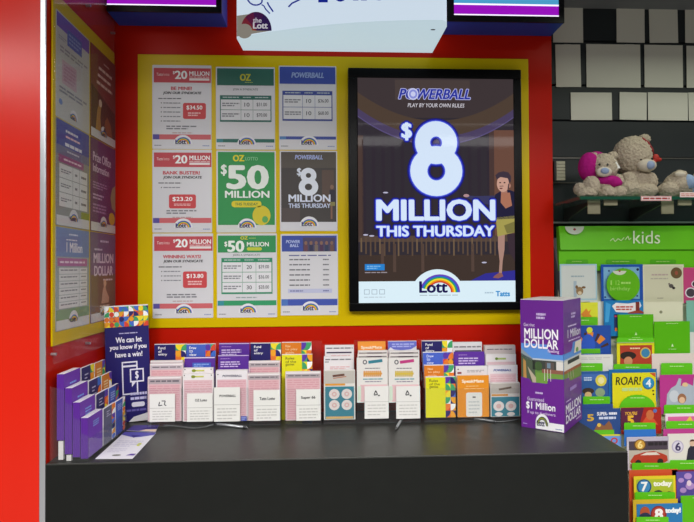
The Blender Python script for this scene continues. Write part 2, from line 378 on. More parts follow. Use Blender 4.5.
rc = (280.8, 234, 338, 315.2); o, a = post(rc, 'white poster with blue band and list of six prices, bottom right of the nine')
a.rect(282, 235.6, 337, 251.5, '#3b4fa6', 1); a.rect(303, 237.5, 335.5, 251.5, '#4a4264', 2)
for i in range(6): a.ell(306+i*5.2, 243, 1.5, 1.9, '#8a6656', 3); a.rect(304.3+i*5.2, 245, 307.8+i*5.2, 251.5, ['#6a3f4a', '#2d3050', '#7a6a60', '#4c2f50', '#2f3a5a', '#715048'][i], 3)
a.build('banner', o, label='blue banner strip with a printed row of people'); a.text('POWER', 286, 240, 300, 243.2, '#b8c6f0', 2, .05, slant=.5); a.text('BALL', 290, 244, 299, 247, '#b8c6f0', 2, .05, slant=.5)
a.bars(289, 254.5, 331, 256.4, 1, '#5a5a98'); a.build('lettering', o)
for i in range(6):
    z = 258.5+i*5.1; a.bars(289.5, z, 310, z+2.2, 1, '#6a6a72'); a.bars(323, z, 329, z+2.2, 1, '#6a6a72')
a.rect(288, 288.8, 332, 293, '#c3c6e2', 1); a.bars(290, 290, 303, 291.8, 1, '#5a60a0'); a.bars(323, 290, 329, 291.8, 1, '#5a60a0'); a.build('price_table', o)
foot(o, a, rc, 299, 6.5, '#3c52b0', '#4a74c0')

# ================================================================== posters on the left wall
def lpost(row, colm, label, col):
    LP = LX+.0074; y0, y1 = ((onX(56, 170, LP).y, onX(89.3, 170, LP).y), (onX(90.6, 180, LP).y, onX(115.2, 180, LP).y))[colm]
    zt = (onX(56, 8, LP).z, onX(56, 116.5, LP).z, onX(56, 226, LP).z)[row]; zb = (onX(56, 115.5, LP).z, onX(56, 225, LP).z, onX(56, 332, LP).z)[row]
    o, a = sheet('poster', label, 'poster', None, y1-y0, zt-zb, (LX+.0062, (y0+y1)/2, zb), rz=math.pi/2, t=.0012, col=col, group='posters on the left wall board', units=(0, 0, 100, 140), r=.003)
    return o, a
def lfoot(o, a, dark='#2a2060'):
    a.rect(1, 126, 99, 139, '#d2d2d6', 2); a.ell(50, 129, 14, 14, '#d8d8dc', 2, 0, 180, 16); lott_logo(a, 50, 131, 11, 3); a.build('footer_band', o)
o, a = lpost(0, 0, 'pale poster with purple top band, upper left front corner of the left wall', '#c3c4c2')
a.rect(1, 2, 99, 21, '#6f52b4', 1); a.rect(30, 14, 74, 36, '#4a62b0', 2); a.bars(34, 17, 70, 33, 3, '#7f95cc', 3); a.build('banner', o, label='purple banner with a blue box')
a.bars(6, 30, 28, 36, 2, '#9c9aa6'); a.bars(10, 42, 92, 52, 2, '#96949c'); a.rect(16, 60, 58, 92, '#c7a9b6', 1); a.bars(20, 64, 54, 88, 5, '#b88fa2'); a.bars(8, 96, 90, 106, 2, '#8c8c98'); a.ell(12, 118, 5, 4, '#6f8ac6', 1); a.build('lettering', o)
a.ell(50, 131, 12, 12, '#d8d8dc', 2, 0, 180, 16); lott_logo(a, 48, 133, 10, 3); a.build('logo', o)
o, a = lpost(0, 1, 'dark red poster with gold figures, at the top beside the back corner', '#7a2b2c')
a.bars(50, 14, 72, 18, 1, '#d9b8b0'); a.bars(30, 24, 84, 32, 1, '#e0c4bc'); a.bars(26, 36, 80, 44, 1, '#e0c4bc'); a.bars(22, 48, 86, 56, 1, '#e0c4bc'); a.build('lettering', o)
a.poly([(2, 60), (98, 84), (98, 126), (2, 126)], '#4c1a1c', 1); a.poly([(18, 126), (24, 96), (34, 76), (40, 84), (36, 104), (40, 126)], '#b0823c', 2); a.poly([(48, 126), (56, 104), (64, 96), (80, 106), (86, 126)], '#8a4a2a', 2); a.ell(36, 82, 6, 6, '#d8c4ae', 3); a.build('picture', o)
lfoot(o, a)
o, a = lpost(1, 0, 'blue and grey poster with white three row table, mid left wall near silver post', '#8e9290')
a.rect(1, 1, 99, 34, '#3d47a2', 1); a.rect(1, 34, 99, 46, '#6f7196', 1); a.bars(26, 9, 62, 15, 1, '#e0e2ee'); a.bars(26, 17, 68, 22, 1, '#f0c9d2'); a.bars(24, 26, 74, 34, 1, '#e8eaf4'); a.bars(30, 37, 66, 41, 1, '#c8cada'); a.rect(6, 46, 80, 56, '#a05088', 2); a.bars(20, 49, 72, 53, 1, '#f2d8e6', 3); a.build('banner', o, label='blue heading with a magenta strip')
for i in range(3):
    z = 58+i*19
    for x0, x1 in ((8, 46), (47, 66), (67, 92)): a.rect(x0, z, x1, z+18, '#dfe0e0', 2)
    a.bars(12, z+6, 42, z+12, 2, '#85858d', 3); a.bars(53, z+6, 60, z+12, 1, '#6a6a72', 3); a.bars(72, z+6, 88, z+12, 1, '#6a6a72', 3)
a.build('price_table', o); a.rect(72, 116, 99, 126, '#8c9a30', 1); a.build('ground_print', o); lfoot(o, a)
o, a = lpost(1, 1, 'deep purple poster about the prize office with white heading, middle beside the back corner', '#5e1c66')
a.text('Prize Office', 8, 20, 80, 34, '#dcc6e0', 2, .03); a.text('Information', 8, 38, 72, 50, '#dcc6e0', 2, .03); a.build('lettering', o)
a.bars(8, 64, 64, 76, 3, '#a680b0'); a.bars(8, 82, 50, 92, 2, '#c3a4cc'); a.bars(8, 97, 60, 112, 3, '#a680b0'); a.build('small_print', o)
a.poly([(99, 60), (86, 66), (78, 82), (84, 98), (99, 104)], '#9c8a6a', 2); a.ell(84, 116, 13, 10, '#cfa72c', 2); a.build('picture', o); lfoot(o, a)
o, a = lpost(2, 0, 'blue and green poster with pink strip and six row table, lowest near silver post', '#9aa6a8')
a.rect(1, 1, 99, 40, '#6c86bc', 1); a.rect(1, 112, 99, 126, '#7d9a70', 1); a.bars(36, 7, 62, 11, 1, '#d8e0f0'); a.text('1 Million', 28, 20, 76, 34, '#eef0f6', 3, .03); a.bars(28, 15, 60, 18, 1, '#e4e8f2'); a.build('banner', o, label='sky blue heading')
a.rect(4, 42, 92, 53, '#b45f9c', 2); a.bars(10, 45, 84, 50, 1, '#f2d6ea', 3)
for i in range(6):
    z = 55+i*9.4; a.rect(8, z, 66, z+8.6, '#e0e0e2', 2); a.rect(67, z, 92, z+8.6, '#e0e0e2', 2); a.bars(12, z+2, 60, z+5, 1, '#7c7c84', 3); a.bars(72, z+2, 88, z+5, 1, '#7c7c84', 3)
a.build('price_table', o); lfoot(o, a)
o, a = lpost(2, 1, 'purple and brown poster reading MILLION DOLLAR, lowest beside the back corner', '#6a5684')
a.rect(1, 64, 99, 126, '#7a5f4e', 1); a.rect(1, 44, 99, 66, '#7d5a86', 2); a.bars(36, 10, 70, 16, 1, '#cabfe0'); a.bars(14, 24, 44, 29, 1, '#d8cfe8'); a.text('MILLION', 10, 32, 90, 48, '#e0cfe4', 3, .05); a.text('DOLLAR', 12, 52, 88, 68, '#e0cfe4', 3, .05); a.bars(48, 72, 86, 77, 1, '#e0cfd8', 3); a.build('lettering', o)
a.poly([(40, 112), (46, 90), (54, 80), (60, 92), (72, 104), (70, 112)], '#c9a08a', 3); a.ell(54, 80, 6, 6, '#d9b090', 4); a.bars(34, 114, 74, 122, 2, '#d9c6b4', 3); a.build('picture', o); lfoot(o, a)
# clear sheet standing in front of the left posters
cz0 = onX(50.5, 363.5, LX).z
cv = MB().box(LX+.011, ly0-.006, cz0, LX+.014, YB-.02, 2.6).build('cover_sheet', COVER)
tag(cv, 'clear acrylic sheet covering the six posters on the left wall', 'cover')
st = MB()
for y in (ly0+.004, 1.582, YB-.03):
    for z in (bz0-.02, bz1+.06): st.tube([(LX+.0012, y, z), (LX+.0145, y, z)], .004, 10)
st.build('standoff', M('#b9babd', rough=.3, metal=.8), parent=cv)

# ================================================================== large screen
frx = (348.6, 68.6, 522.1, 310.8); fw, fh, fb = px_box((349.4, 68.6, 522.9, 310.8), PY-.03)
scr = thing('display_screen', 'large black framed screen showing $8 MILLION THIS THURSDAY on the back board', 'screen', (fb.x, PY, fb.z))
ix0, iy0, ix1, iy1 = 357.9, 78.4, 514, 302.4
fm = flat_map(frx, fw, fh, .030)
q0 = fm(ix0, iy1, 0); q1 = fm(ix1, iy0, 0)
fr = MB(); X, T = fw/2, .032
fr.box(-X, -T, 0, X, 0, q0.z); fr.box(-X, -T, q1.z, X, 0, fh); fr.box(-X, -T, q0.z, q0.x, 0, q1.z); fr.box(q1.x, -T, q0.z, X, 0, q1.z)
fr.build('frame', M('#060608', rough=.3, spec=.12), parent=scr, bevel=.003)
EM = dict(emit=.9, rough=.03, spec=.035)
sm = MB().box(q0.x, -.0285, q0.z, q1.x, -.006, q1.z).build('screen', M('#332e35', **EM), parent=scr)
a = Art(flat_map(frx, fw, fh, .0285), EM)
# stage picture
a.rect(ix0, iy0, ix1, 118, '#3f3638', 1); a.rect(395, 80, 470, 100, '#4a3f3d', 2)
def band(y, th, c, l, xa=ix0, xb=ix1, sag=28):
    top = []; bot = []
    for i in range(25):
        x = ix0+(ix1-ix0)*i/24
        if x < xa or x > xb: continue
        q = (x-436)/78; yy = y+sag*(1-q*q); top.append((x, yy)); bot.append((x, yy+th))
    for i in range(len(top)-1): a.poly([top[i], bot[i], bot[i+1], top[i+1]], c, l)
band(93, 16, '#4f4036', 2); band(109, 8, '#4b4060', 3); band(116.5, 1.2, '#5a4f7c', 4)
for i in range(16):
    x = ix0+4+i*9.6; a.rect(x, 140, x+3.5, 236, '#322b34', 1)
a.rect(ix0, 136, 363, 240, '#4c3b36', 1); a.rect(494, 130, ix1, 236, '#6a4a3e', 2); a.rect(489, 128, 494, 236, '#4a3836', 2)
a.rect(ix0, 236, ix1, 242, '#54453e', 1)
for i in range(30): a.rect(ix0+2+i*4.6, 238, ix0+3.6+i*4.6, 252+(i % 3)*2, '#5c4a3d' if i % 4 else '#6e5a46', 2)
a.rect(ix0, 255, ix1, 281.5, '#40342f', 1)
for x in (380, 392, 420, 470): a.rect(x, 244, x+3, 272, '#54433c', 2)
for p in ((365, 235), (371, 236), (385, 193), (451, 190), (483, 263)): a.ell(p[0], p[1], 2.6, .8, '#b9b7d0', 3, n=12)  # small pale glints of reflected lamps, painted into the picture
a.poly([(468, 281.5), (484, 274), (514, 271), (514, 281.5)], '#33308f', 3)
a.build('stage_picture', sm, label='dim stage backdrop with painted glints shown on the screen')
# glow then letters
def glow(t, x0, y0, x1, y1, b=.05):
    for d, c, l in ((2.2, '#1d1e74', 5), (1.3, '#2c33b4', 6), (.6, '#5a6ae6', 7)): a.halo(t, x0, y0, x1, y1, d, c, l, b)
    a.text(t, x0, y0, x1, y1, '#d5e6fb', 8, b)
glow('$', 401, 123, 411.5, 141, .04); glow('MILLION', 375.5, 199.8, 494.5, 221.2, .06); glow('THIS THURSDAY', 375.5, 226, 493.5, 236.8, .05)
for d, c, l in ((3, '#1d1e74', 5), (1.8, '#2c33b4', 6), (.8, '#5a6ae6', 7), (0, '#d5e6fb', 8)):
    a.ring(435.6, 143, 21+d, 21.5+d, max(.1, 6-d), max(.1, 6.2-d), c, l); a.ring(435.6, 171.5, 26+d, 25+d, max(.1, 9-d), max(.1, 9.5-d), c, l+.4)
a.build('lettering', sm, label='glowing pale blue lettering')
for d, c, l in ((.7, '#b0b2e2', 5), (0, '#2c369c', 6)): a.halo('POWERBALL', 398.5, 89.2, 470, 99.4, d+.01, c, l, .07, slant=2.5)
a.ell(413, 94.5, 5.4, 5.9, '#c9cdf0', 7); a.ring(413, 94.5, 4.2, 4.6, 2.4, 2.6, '#8a90d8', 8); a.text('PLAY BY YOUR OWN RULES', 407.5, 103.6, 464, 107.6, '#d6d2dc', 5, .01, slant=.6)
a.build('brand_lettering', sm)
# printed man
a.poly([(497, 233), (504, 233), (503.5, 250), (501.5, 262), (500.5, 275), (497.5, 275), (498.5, 262), (497, 248)], '#a88478', 5); a.poly([(497.6, 273.5), (500.6, 273.5), (502, 277), (497, 279), (491.5, 278.2), (493.5, 276)], '#8a5a58', 6)
a.poly([(506, 234), (514, 234), (514, 262), (508, 252)], '#3c2f38', 5)
a.poly([(495, 218), (513.8, 216), (513.8, 233), (505, 235), (496.5, 237)], '#a49a52', 6); a.poly([(503, 226), (513.8, 222), (513.8, 233), (506, 234)], '#7a7440', 7)
a.poly([(494.5, 195), (500, 191.5), (505, 190), (510, 190.5), (513.9, 192), (513.9, 219), (496, 220), (492.6, 206)], '#25233c', 6); a.poly([(500.5, 193), (509.5, 193), (511.5, 206), (505, 209), (500, 203)], '#a9705a', 7)
a.poly([(494, 196), (497.5, 194), (498, 208), (480, 203), (470, 200), (463, 197), (464, 195.5), (474, 196.5)], '#3a3a60', 5); a.ell(465.5, 196, 3, 1.6, '#b08c90', 6, n=12)
a.ell(502.5, 184, 6.2, 8.4, '#c69a8a', 8); a.ell(509, 186, 1.4, 2.2, '#b08070', 7, n=10); a.poly([(500, 190), (506.5, 189), (507, 195), (501, 195)], '#a8786a', 7); a.poly([(496.2, 180), (494.8, 175.5), (498, 172.8), (503, 171.6), (508, 172.6), (510.6, 176.5), (510.4, 182), (508.6, 183.5), (507.6, 178.6), (500, 177.4)], '#3f3440', 9); a.line([(508.4, 184), (507.6, 189.5)], 1.2, '#4a3a40', 9); a.line([(499, 186.6), (503, 186.4)], .7, '#5a4040', 9)
a.ell(499.6, 183, 1, .7, '#3a2a2a', 9, n=8); a.ell(504, 183, 1, .7, '#3a2a2a', 9, n=8); a.ell(500.5, 188.8, 1.7, .7, '#6a3a3a', 9, n=8)
a.build('printed_figure', sm, label='man in dark shirt and yellow shorts shown on the screen')
a.rect(ix0, 281.2, ix1, iy1, '#d8ecf6', 9); a.ell(436, 297.5, 27.5, 28, '#d8ecf6', 9, 35, 145, 24)
a.rect(364, 264, 383.5, 270.2, '#2a80cc', 5); a.bars(366, 265.2, 380, 269.2, 2, '#7ab4e6', 6); a.bars(364, 271.5, 386, 273.2, 1, '#9a9098', 5)
for x in (363, 370.5, 378): a.frame(x, 289, x+5.5, 294, .6, '#9fb0bd', 10)
a.bars(363, 296, 384, 297.4, 1, '#b4c2cc', 10); a.bars(483, 292, 492, 294.4, 1, '#a9c0d0', 10); a.text('Tatts', 494, 291.5, 508.5, 297, '#2a8ccc', 10, .06); a.build('footer_band', sm, label='pale band along the bottom of the screen')
lott_logo(a, 437.5, 292.5, 20, 10); a.bars(418, 294.6, 457, 296, 1, '#a6b4be', 10); a.build('logo', sm, label='rainbow logo with the word Lott')

# ================================================================== overhead signs
def lightbox(label, pxl, pxr, xa, xb, pa, pb, yb, ln):
    """shallow lit box above the boards; front plane 0.1 m off the wall"""
    Y = 1.69; z0 = onY(330, yb, Y).z; x0 = xa; x1 = xb; z1 = 2.398
    t = thing('lightbox_sign', label, 'sign', ((x0+x1)/2, YB, z0)); O = t.location
    MB().box(x0, Y+.006, z0, x1, YB-.001, z1).build('housing', M('#123f9c', rough=.4), parent=t, origin=O, bevel=.002)
    f = MB(); zp = z0+.020; f.box(x0, Y, z0, x1, Y+.006, zp); f.box(x0, Y, zp, pa, Y+.006, z1); f.box(pb, Y, zp, x1, Y+.006, z1)
    f.build('frame', M('#0b0d12', rough=.4), parent=t, origin=O)
    MB().box(pa, Y+.002, zp, pb, Y+.006, zp+.005).build('light_strip', M('#f4ecff', emit=1.2), parent=t, origin=O)
    MB().box(pa, Y+.003, zp+.005, pb, Y+.006, zp+.036).build('purple_panel', M('#a412cc', emit=.8, rough=.3), parent=t, origin=O, )
    MB().box(pa, Y+.002, zp+.036, pb, Y+.006, zp+.041).build('light_strip', M('#f4ecff', emit=1.2), parent=t, origin=O)
    MB().box(pa, Y+.003, zp+.041, pb, Y+.006, z1).build('upper_panel', M('#58b4e6', emit=.7, rough=.3), parent=t, origin=O)
    return t
Y = 1.69
lightbox('purple lit box sign above the left posters against the left wall', 0, 0, LX+.017, onY(221.5, 10, Y).x, onY(106, 5, Y).x, onY(216, 5, Y).x, 14.5, 0)
lightbox('purple lit box sign above the screen to the right of the white sign', 0, 0, onY(446, 10, Y).x, onY(564.3, 10, Y).x, onY(454, 5, Y).x, onY(559, 5, Y).x, 19, 0)
# white curved sign
zb = onY(340, 51.2, YB).z
cp = [onZ(u, v, zb) for u, v in ((236.8, 38), (252, 35.3), (270, 32.2), (300, 28.2), (330, 25), (355, 23), (380, 21.6), (405, 20.8), (430, 20.4), (443, 20.6))]
k = cp[-1]; cp += [Vector((k.x+.012, k.y+.010, zb)), Vector((k.x+.020, k.y+.035, zb))]
bl = onZ(243.5, 50.5, zb); br = onZ(432.5, 51.8, zb); bl.y = br.y = YB-.001
sg = thing('curved_sign', 'white lit curved sign with blue lettering cut off at the top of the view', 'sign', ((bl.x+br.x)/2, YB, zb)); O = sg.location
SH = 2.398-zb-.002
loop = [bl]+cp+[br]
mbs = MB().prism([Vector((p.x, p.y, zb+.002)) for p in loop][::-1], (0, 0, SH))
sgf = mbs.build('face', M('#dcecfb', emit=.80, rough=.35), parent=sg, origin=O)
sgu = MB().prism([Vector((p.x, p.y, zb-.002)) for p in loop][::-1], (0, 0, .0038)).build('underside', M('#c4d9e2', rough=.4, emit=.85), parent=sg, origin=O)
hp = onZ(433, 29, zb); MB().ell((hp.x, hp.y, zb-.002), (.008, .004, .0015), 12, 6).build('fixing_hole', M('#5c5f66'), parent=sgu, origin=O)
def face_map(u, v, l):
    d = ray(u, v)
    for p, q in zip(cp, cp[1:]):
        ex, ey = q.x-p.x, q.y-p.y; den = d.x*ey-d.y*ex
        if abs(den) < 1e-9: continue
        t = (p.x*ey-p.y*ex)/den; s_ = ((d.x*t-p.x)*ex+(d.y*t-p.y)*ey)/(ex*ex+ey*ey)
        if t > 0 and -.02 <= s_ <= 1.02:
            n = Vector((ey, -ex, 0)).normalized(); return EYEP+d*t+n*(.0012+.0006*l)
    return EYEP+d*(1.6/d.y)
a = Art(face_map, dict(emit=.5, rough=.4))
a.poly([(237.2, 36.8), (237.2, 16), (252, 14), (262, 22), (271, 29), (271, 31), (252, 34.2)], '#a9a296', 1); a.build('dim_corner', sgf, origin=O, label='beige tint for the less lit corner')  # dimmer light at this corner of the face, painted as beige
def sector(a0, a1, c): a.poly([(257, 31)]+[(256.5+15.4*math.cos(math.radians(a0+(a1-a0)*i/8)), 30.5-18.3*math.sin(math.radians(a0+(a1-a0)*i/8))) for i in range(9)], c, 2)
sector(-2, 60, '#33175a'); sector(60, 100, '#4a1a55'); sector(100, 135, '#6d1d4a'); sector(135, 160, '#8e2a3a'); sector(160, 178, '#b0562c')
a.ell(245, 31.5, 7.8, 7.4, '#a9a296', 3, n=18); a.text('the', 253.5, 18.2, 262.2, 23.2, '#e8e2f0', 4, .03); a.text('Lott', 253.5, 22.8, 268.4, 29.2, '#f2eef6', 4, .05); a.build('logo', sgf, origin=O, label='dark purple dome logo reading the Lott')
BL = '#1a2fb0'
for pts, w in (([(247, -4), (248.3, .5), (250.5, 3.4), (253.5, 5.2), (257, 5.6), (260, 4.8), (262.3, 3), (263, -4)], 1.5), ([(262, 5), (264.5, 6.5), (266, 9.5), (270.3, 14)], 1.2), ([(267.8, 2.6), (269, 5.5), (273.6, 12.2)], 1.5), ([(302, -1), (296, 2), (292.5, 3.6), (288.8, 7.4)], 1.6)): a.line(pts, w, BL, 3)
a.rect(318.5, -4, 328, 2.9, BL, 3); a.ell(340.5, -3.5, 6, 5.6, BL, 3); a.rect(353, -4, 358.5, .9, BL, 3); a.rect(361, -4, 367, .9, BL, 3); a.ell(379, -4, 5, 4.8, BL, 3); a.build('lettering', sgf, origin=O, label='blue brush lettering')

# ================================================================== counter
ct = thing('counter', 'matte black counter in front of the red back wall carrying the leaflets', 'counter', ((LX+RX)/2, (YF+YB)/2, 0)); O = ct.location
CTM = M('#2e2f2c', rough=.4, spec=.5, vary=.06, scale=30)
cxl = onY(45.2, 464, YF).x
MB().box(LX+.0027, YF-.0005, CZ-.005, RX-.0005, YB-.0012, CZ).build('worktop', CTM, parent=ct, origin=O, bevel=.0012)
MB().box(LX+.0027, YF-.0005, 0, RX-.001, YF+.0015, CZ-.0052).box(LX+.0008, YF+.0015, 0, RX-.001, YF+.02, CZ-.0052).build('front_panel', M('#141614', rough=.5, spec=.25, vary=.12, scale=25, bump=.05), parent=ct, origin=O)
MB().box(RX-.02, YF+.02, 0, RX-.001, YB-.0015, CZ-.0052).build('side_panel', M('#1c1e1c', rough=.5), parent=ct, origin=O)
# ================================================================== leaflets, slips and holders on the counter
def pad(rect, Y, t, label, name='play_slip', cat='play slip', col='#e3c9cc', group=None, edge=None, zbot=None):
    """pack of slips whose front lies in the plane Y"""
    o, a = px_sheet(name, label, cat, rect, Y, t=t, col=col, group=group, edge=edge); return o, a
PINK = '#d9a9b0'
def slip_pink(o, a, r, hd='#b9aeb2', hh=5, lip=True):
    x0, y0, x1, y1 = r
    if lip: a.rect(x0+.3, y0+.2, x1-.3, y0+1.6, '#efe9ea', 1)
    a.rect(x0+.8, y0+1.8, x1-.8, y0+hh+1, hd, 1); a.bars(x0+2.5, y0+2.6, x1-2.5, y0+hh-.4, 1, '#6e6870', 2); a.build('heading_strip', o)
    a.rect(x0+1.2, y0+hh+1.2, x1-1.2, y1-.8, '#e0b4ba', 1)
    n = max(1, int((y1-y0-hh-2)/2.2)); a.bars(x0+2, y0+hh+2, x1-2, y1-1.2, n, '#d69aa3', 2, .4); a.build('number_grid', o, label='pink number grid')
def lead(o, a, r, col, words, wcol='#ffffff', mos=True, seed=1):
    x0, y0, x1, y1 = r; w = x1-x0; xm = x0+w*.66 if mos else x1
    a.rect(x0, y0+.6, xm, y1, col, 1)
    for i, t in enumerate(words): a.text(t, x0+w*.12, y0+2.6+i*3.4, x0+w*.12+len(t)*1.75, y0+5.2+i*3.4, wcol, 2, .02)
    a.build('cover_print', o)
    if mos: mosaic(a, xm, y0+.4, x1, y0+.4+max(1, round((y1-y0)/7))*7*((y1-y0-.4)/(7*max(1, round((y1-y0)/7)))), 2, max(1, round((y1-y0)/7)), seed, 1); a.build('mosaic_print', o, label='coloured mosaic strip')
Y1, Y2, Y3, Y4 = 1.650, 1.678, 1.706, 1.734
def holder(x0, x1, ytop, yb, label, lip=None, tiers=4):
    """clear stepped holder: side walls rising towards the back, base, back plate, low front lip"""
    a = onY(x0, yb, Y1).x; b = onY(x1, yb, Y1).x
    t = thing('slip_holder', label, 'slip holder', ((a+b)/2, Y1+.05, CZ), 0, 'clear stepped slip holders along the back of the counter'); O = t.location
    zt = onY((x0+x1)/2, ytop, Y4).z; zl = onY((x0+x1)/2, lip or 388, Y1).z
    prof = [(Y1-.004, CZ+.0005), (Y1-.004, zl), (Y2-.004, zl+.02), (Y2-.004, zl+.035), (Y3-.004, zl+.05), (Y3-.004, zl+.06), (Y4-.004, zl+.07), (Y4-.004, zt-.02), (Y4+.03, zt), (Y4+.03, CZ+.0005)]
    for x in (a-.0018, b): MB().prism([Vector((x, y, z)) for y, z in prof], (.0016, 0, 0)).build('side_wall', ACR, parent=t, origin=O)
    MB().box(a, Y1-.0045, CZ+.0005, b, Y1-.0030, zl).build('front_lip', ACR, parent=t, origin=O)
    MB().box(a, Y4+.028, CZ+.0005, b, Y4+.030, zt).build('back_plate', ACR, parent=t, origin=O)
    MB().box(a, Y1-.003, CZ+.0005, b, Y4+.028, CZ+.0025).build('base', ACR, parent=t, origin=O)
    return t
def card(rect, label, words=None, wc='#222226', fy=.33, box=None):
    """small folded white price card in the front pocket"""
    r = rect; o, a = px_sheet('price_card', label, 'card', r, Y1-.0065, t=.0012, col='#ecebe6')
    x0, y0, x1, y1 = r; w = x1-x0; h = y1-y0
    if words: b = box or (x0+w*.22, y0+h*.24, x1-w*.2, y0+h*.24+2.6); a.text(words, *b, wc, 2, .03); a.build('lettering', o)
    else: a.line([(x0+w*.4, y0+h*.28), (x0+w*.36, y0+h*.42), (x0+w*.5, y0+h*.4)], .9, '#44444c', 2); a.line([(x0+w*.48, y0+h*.25), (x0+w*.62, y0+h*.25), (x0+w*.58, y0+h*.38), (x0+w*.66, y0+h*.42)], .9, '#44444c', 2); a.build('emblem', o)
    a.rect(x0+.3, y0+h*.50, x1-.3, y0+h*.515, '#b9b7b3', 1); a.bars(x0+w*.12, y0+h*.58, x1-w*.12, y1-1.5, 4, '#c6c4c0', 2, .35); a.build('small_print', o)
    return o
L = 'in the leftmost holder beside the navy stand'
# --- holder 1
holder(147.5, 182, 344, 421.8, 'clear holder of pink slips, leftmost in the row beside the navy stand')
r = (154.5, 344, 186.5, 376); o, a = pad(r, Y4, .006, 'navy leaflet with red and green mosaic strip, at back of leftmost holder', 'leaflet', 'leaflet', '#e9e6ea'); lead(o, a, (154.5, 344, 186.5, 376), '#1d1563', ['Fund', 'of', 'entry'], seed=3)
r = (150.5, 360.5, 183, 392); o, a = pad(r, Y3, .008, 'pink play slips rearmost of three packs in the leftmost holder', edge='#e9dfe0'); slip_pink(o, a, r, '#d8cbd0', 3)
r = (150, 363.5, 183, 396); o, a = pad(r, Y2, .012, 'pink play slips middle of three packs in the leftmost holder', edge='#e9dfe0'); slip_pink(o, a, r, '#c9bcc4', 5)
r = (147.8, 377, 181.5, 421.2); o, a = pad(r, Y1, .016, 'pink play slips in the front of the leftmost holder', edge='#efe6e6'); slip_pink(o, a, r, '#b8a9ae', 6)
card((149.5, 394, 175, 421.8), 'small white card with dark emblem in front of the leftmost holder')
# --- holder 2
holder(182.8, 213.5, 343.5, 421.4, 'clear holder second from left with a blue mosaic leaflet at the back')
r = (185.8, 343.8, 215.6, 376); o, a = pad(r, Y4, .006, 'blue leaflet with yellow mosaic strip, at back of second holder from left', 'leaflet', 'leaflet', '#e9e6ea'); lead(o, a, r, '#4664c4', ['Draw', 'to', 'view'], seed=5)
r = (184.5, 357, 215, 390); o, a = pad(r, Y3, .008, 'plain purple leaflet with blue box, second holder from left', 'leaflet', 'leaflet', '#5a2c9a'); a.rect(184.5, 357.2, 215, 358.2, '#e2d8ee', 1); a.rect(192.5, 362.6, 211, 368, '#3f62c4', 2); a.bars(194, 363.4, 209, 367, 2, '#8fb0ea', 3); a.build('cover_print', o)
for k, (yy, Yk, n) in enumerate(((368, Y2, 'behind'), (374, Y1, 'in front'))):
    r = (182.8+(1-k)*.6, yy, 213.5-(1-k)*.3, 421.2 if k else 400); o, a = pad(r, Yk, .012, 'slip with yellow green heading mark, second holder from left, '+n, edge='#eee8e8', col='#ece6e6')
    x0, y0, x1, y1 = r; a.ell(x0+10.5, y0+2.6, 2.2, 1.5, '#8a9a2a', 2, n=12); a.rect(x0+12, y0+1.8, x0+21, y0+3.3, '#c9cf62', 2); a.ell(x0+1.6, y0+1.3, .6, .6, '#333', 2, n=8); a.ell(x1-2, y0+1.3, .6, .6, '#333', 2, n=8); a.build('heading_strip', o)
    a.rect(x0+1, y0+6, x1-1, y1-.6, '#e3c0c6', 1); a.bars(x0+2, y0+7, x1-2, y1-1, int((y1-y0-6)/2.3), '#d9a6ae', 2, .4); a.build('number_grid', o, label='pink number grid')
card((187, 393.3, 212.5, 421.6), 'small white card lettered OZ Lotto in second holder from left', 'OZ Lotto', box=(195, 398.8, 207, 401.4))
# --- holder 3
holder(214.5, 248, 343, 421.2, 'clear holder third from left with two purple leaflets at the back')
for k, (r, Yk, n) in enumerate((((219.2, 343, 249.5, 370), Y4, 'rear'), ((218.2, 355, 248.8, 388), Y3, 'front'))):
    o, a = pad(r, Yk, .006, f'purple leaflet with four white lines of print, {n} of two in third holder', 'leaflet', 'leaflet', '#5a2a98'); x0, y0, x1, y1 = r
    a.rect(x0, y0+.2, x1, y0+1, '#cdbbe0', 1); a.bars(x0+2.4, y0+3, x0+12, y0+4.2, 1, '#b493d6', 2); a.bars(x0+2.4, y0+5.8, x0+22, y0+12.5, 3, '#d9c6ee', 2, .5); a.build('cover_print', o)
r = (216, 370.5, 247.5, 421); o, a = pad(r, Y1+.004, .02, 'white and pink slips headed in dark lettering, third holder from left', col='#ece6ea', edge='#eee8e8'); x0, y0, x1, y1 = r
a.text('POWERBALL', x0+6.5, y0+4.2, x1-5.5, y0+6.4, '#4a4560', 2, .05, slant=.5); a.ell(x0+2, y0+3.8, .6, .6, '#333', 2, n=8); a.build('heading_strip', o); a.rect(x0+1.2, y0+9, x1-1, y1-.6, '#e0b6be', 1); a.bars(x0+2, y0+10, x1-2, y1-1, 18, '#d69fa9', 2, .4); a.build('number_grid', o, label='pink number grid')
card((214, 387.3, 240, 421.5), 'white card lettered POWERBALL in third holder from left', 'POWERBALL', box=(219.5, 394.6, 236, 397), wc='#15151a')
o, a = px_sheet('sticker', 'small blue sticker at the foot of the third holder', 'sticker', (241, 416.2, 246.8, 420.8), Y1-.0058, t=.0008, col='#5560b0'); a.bars(241.6, 417, 246.2, 420, 2, '#a6aee0'); a.build('print', o)
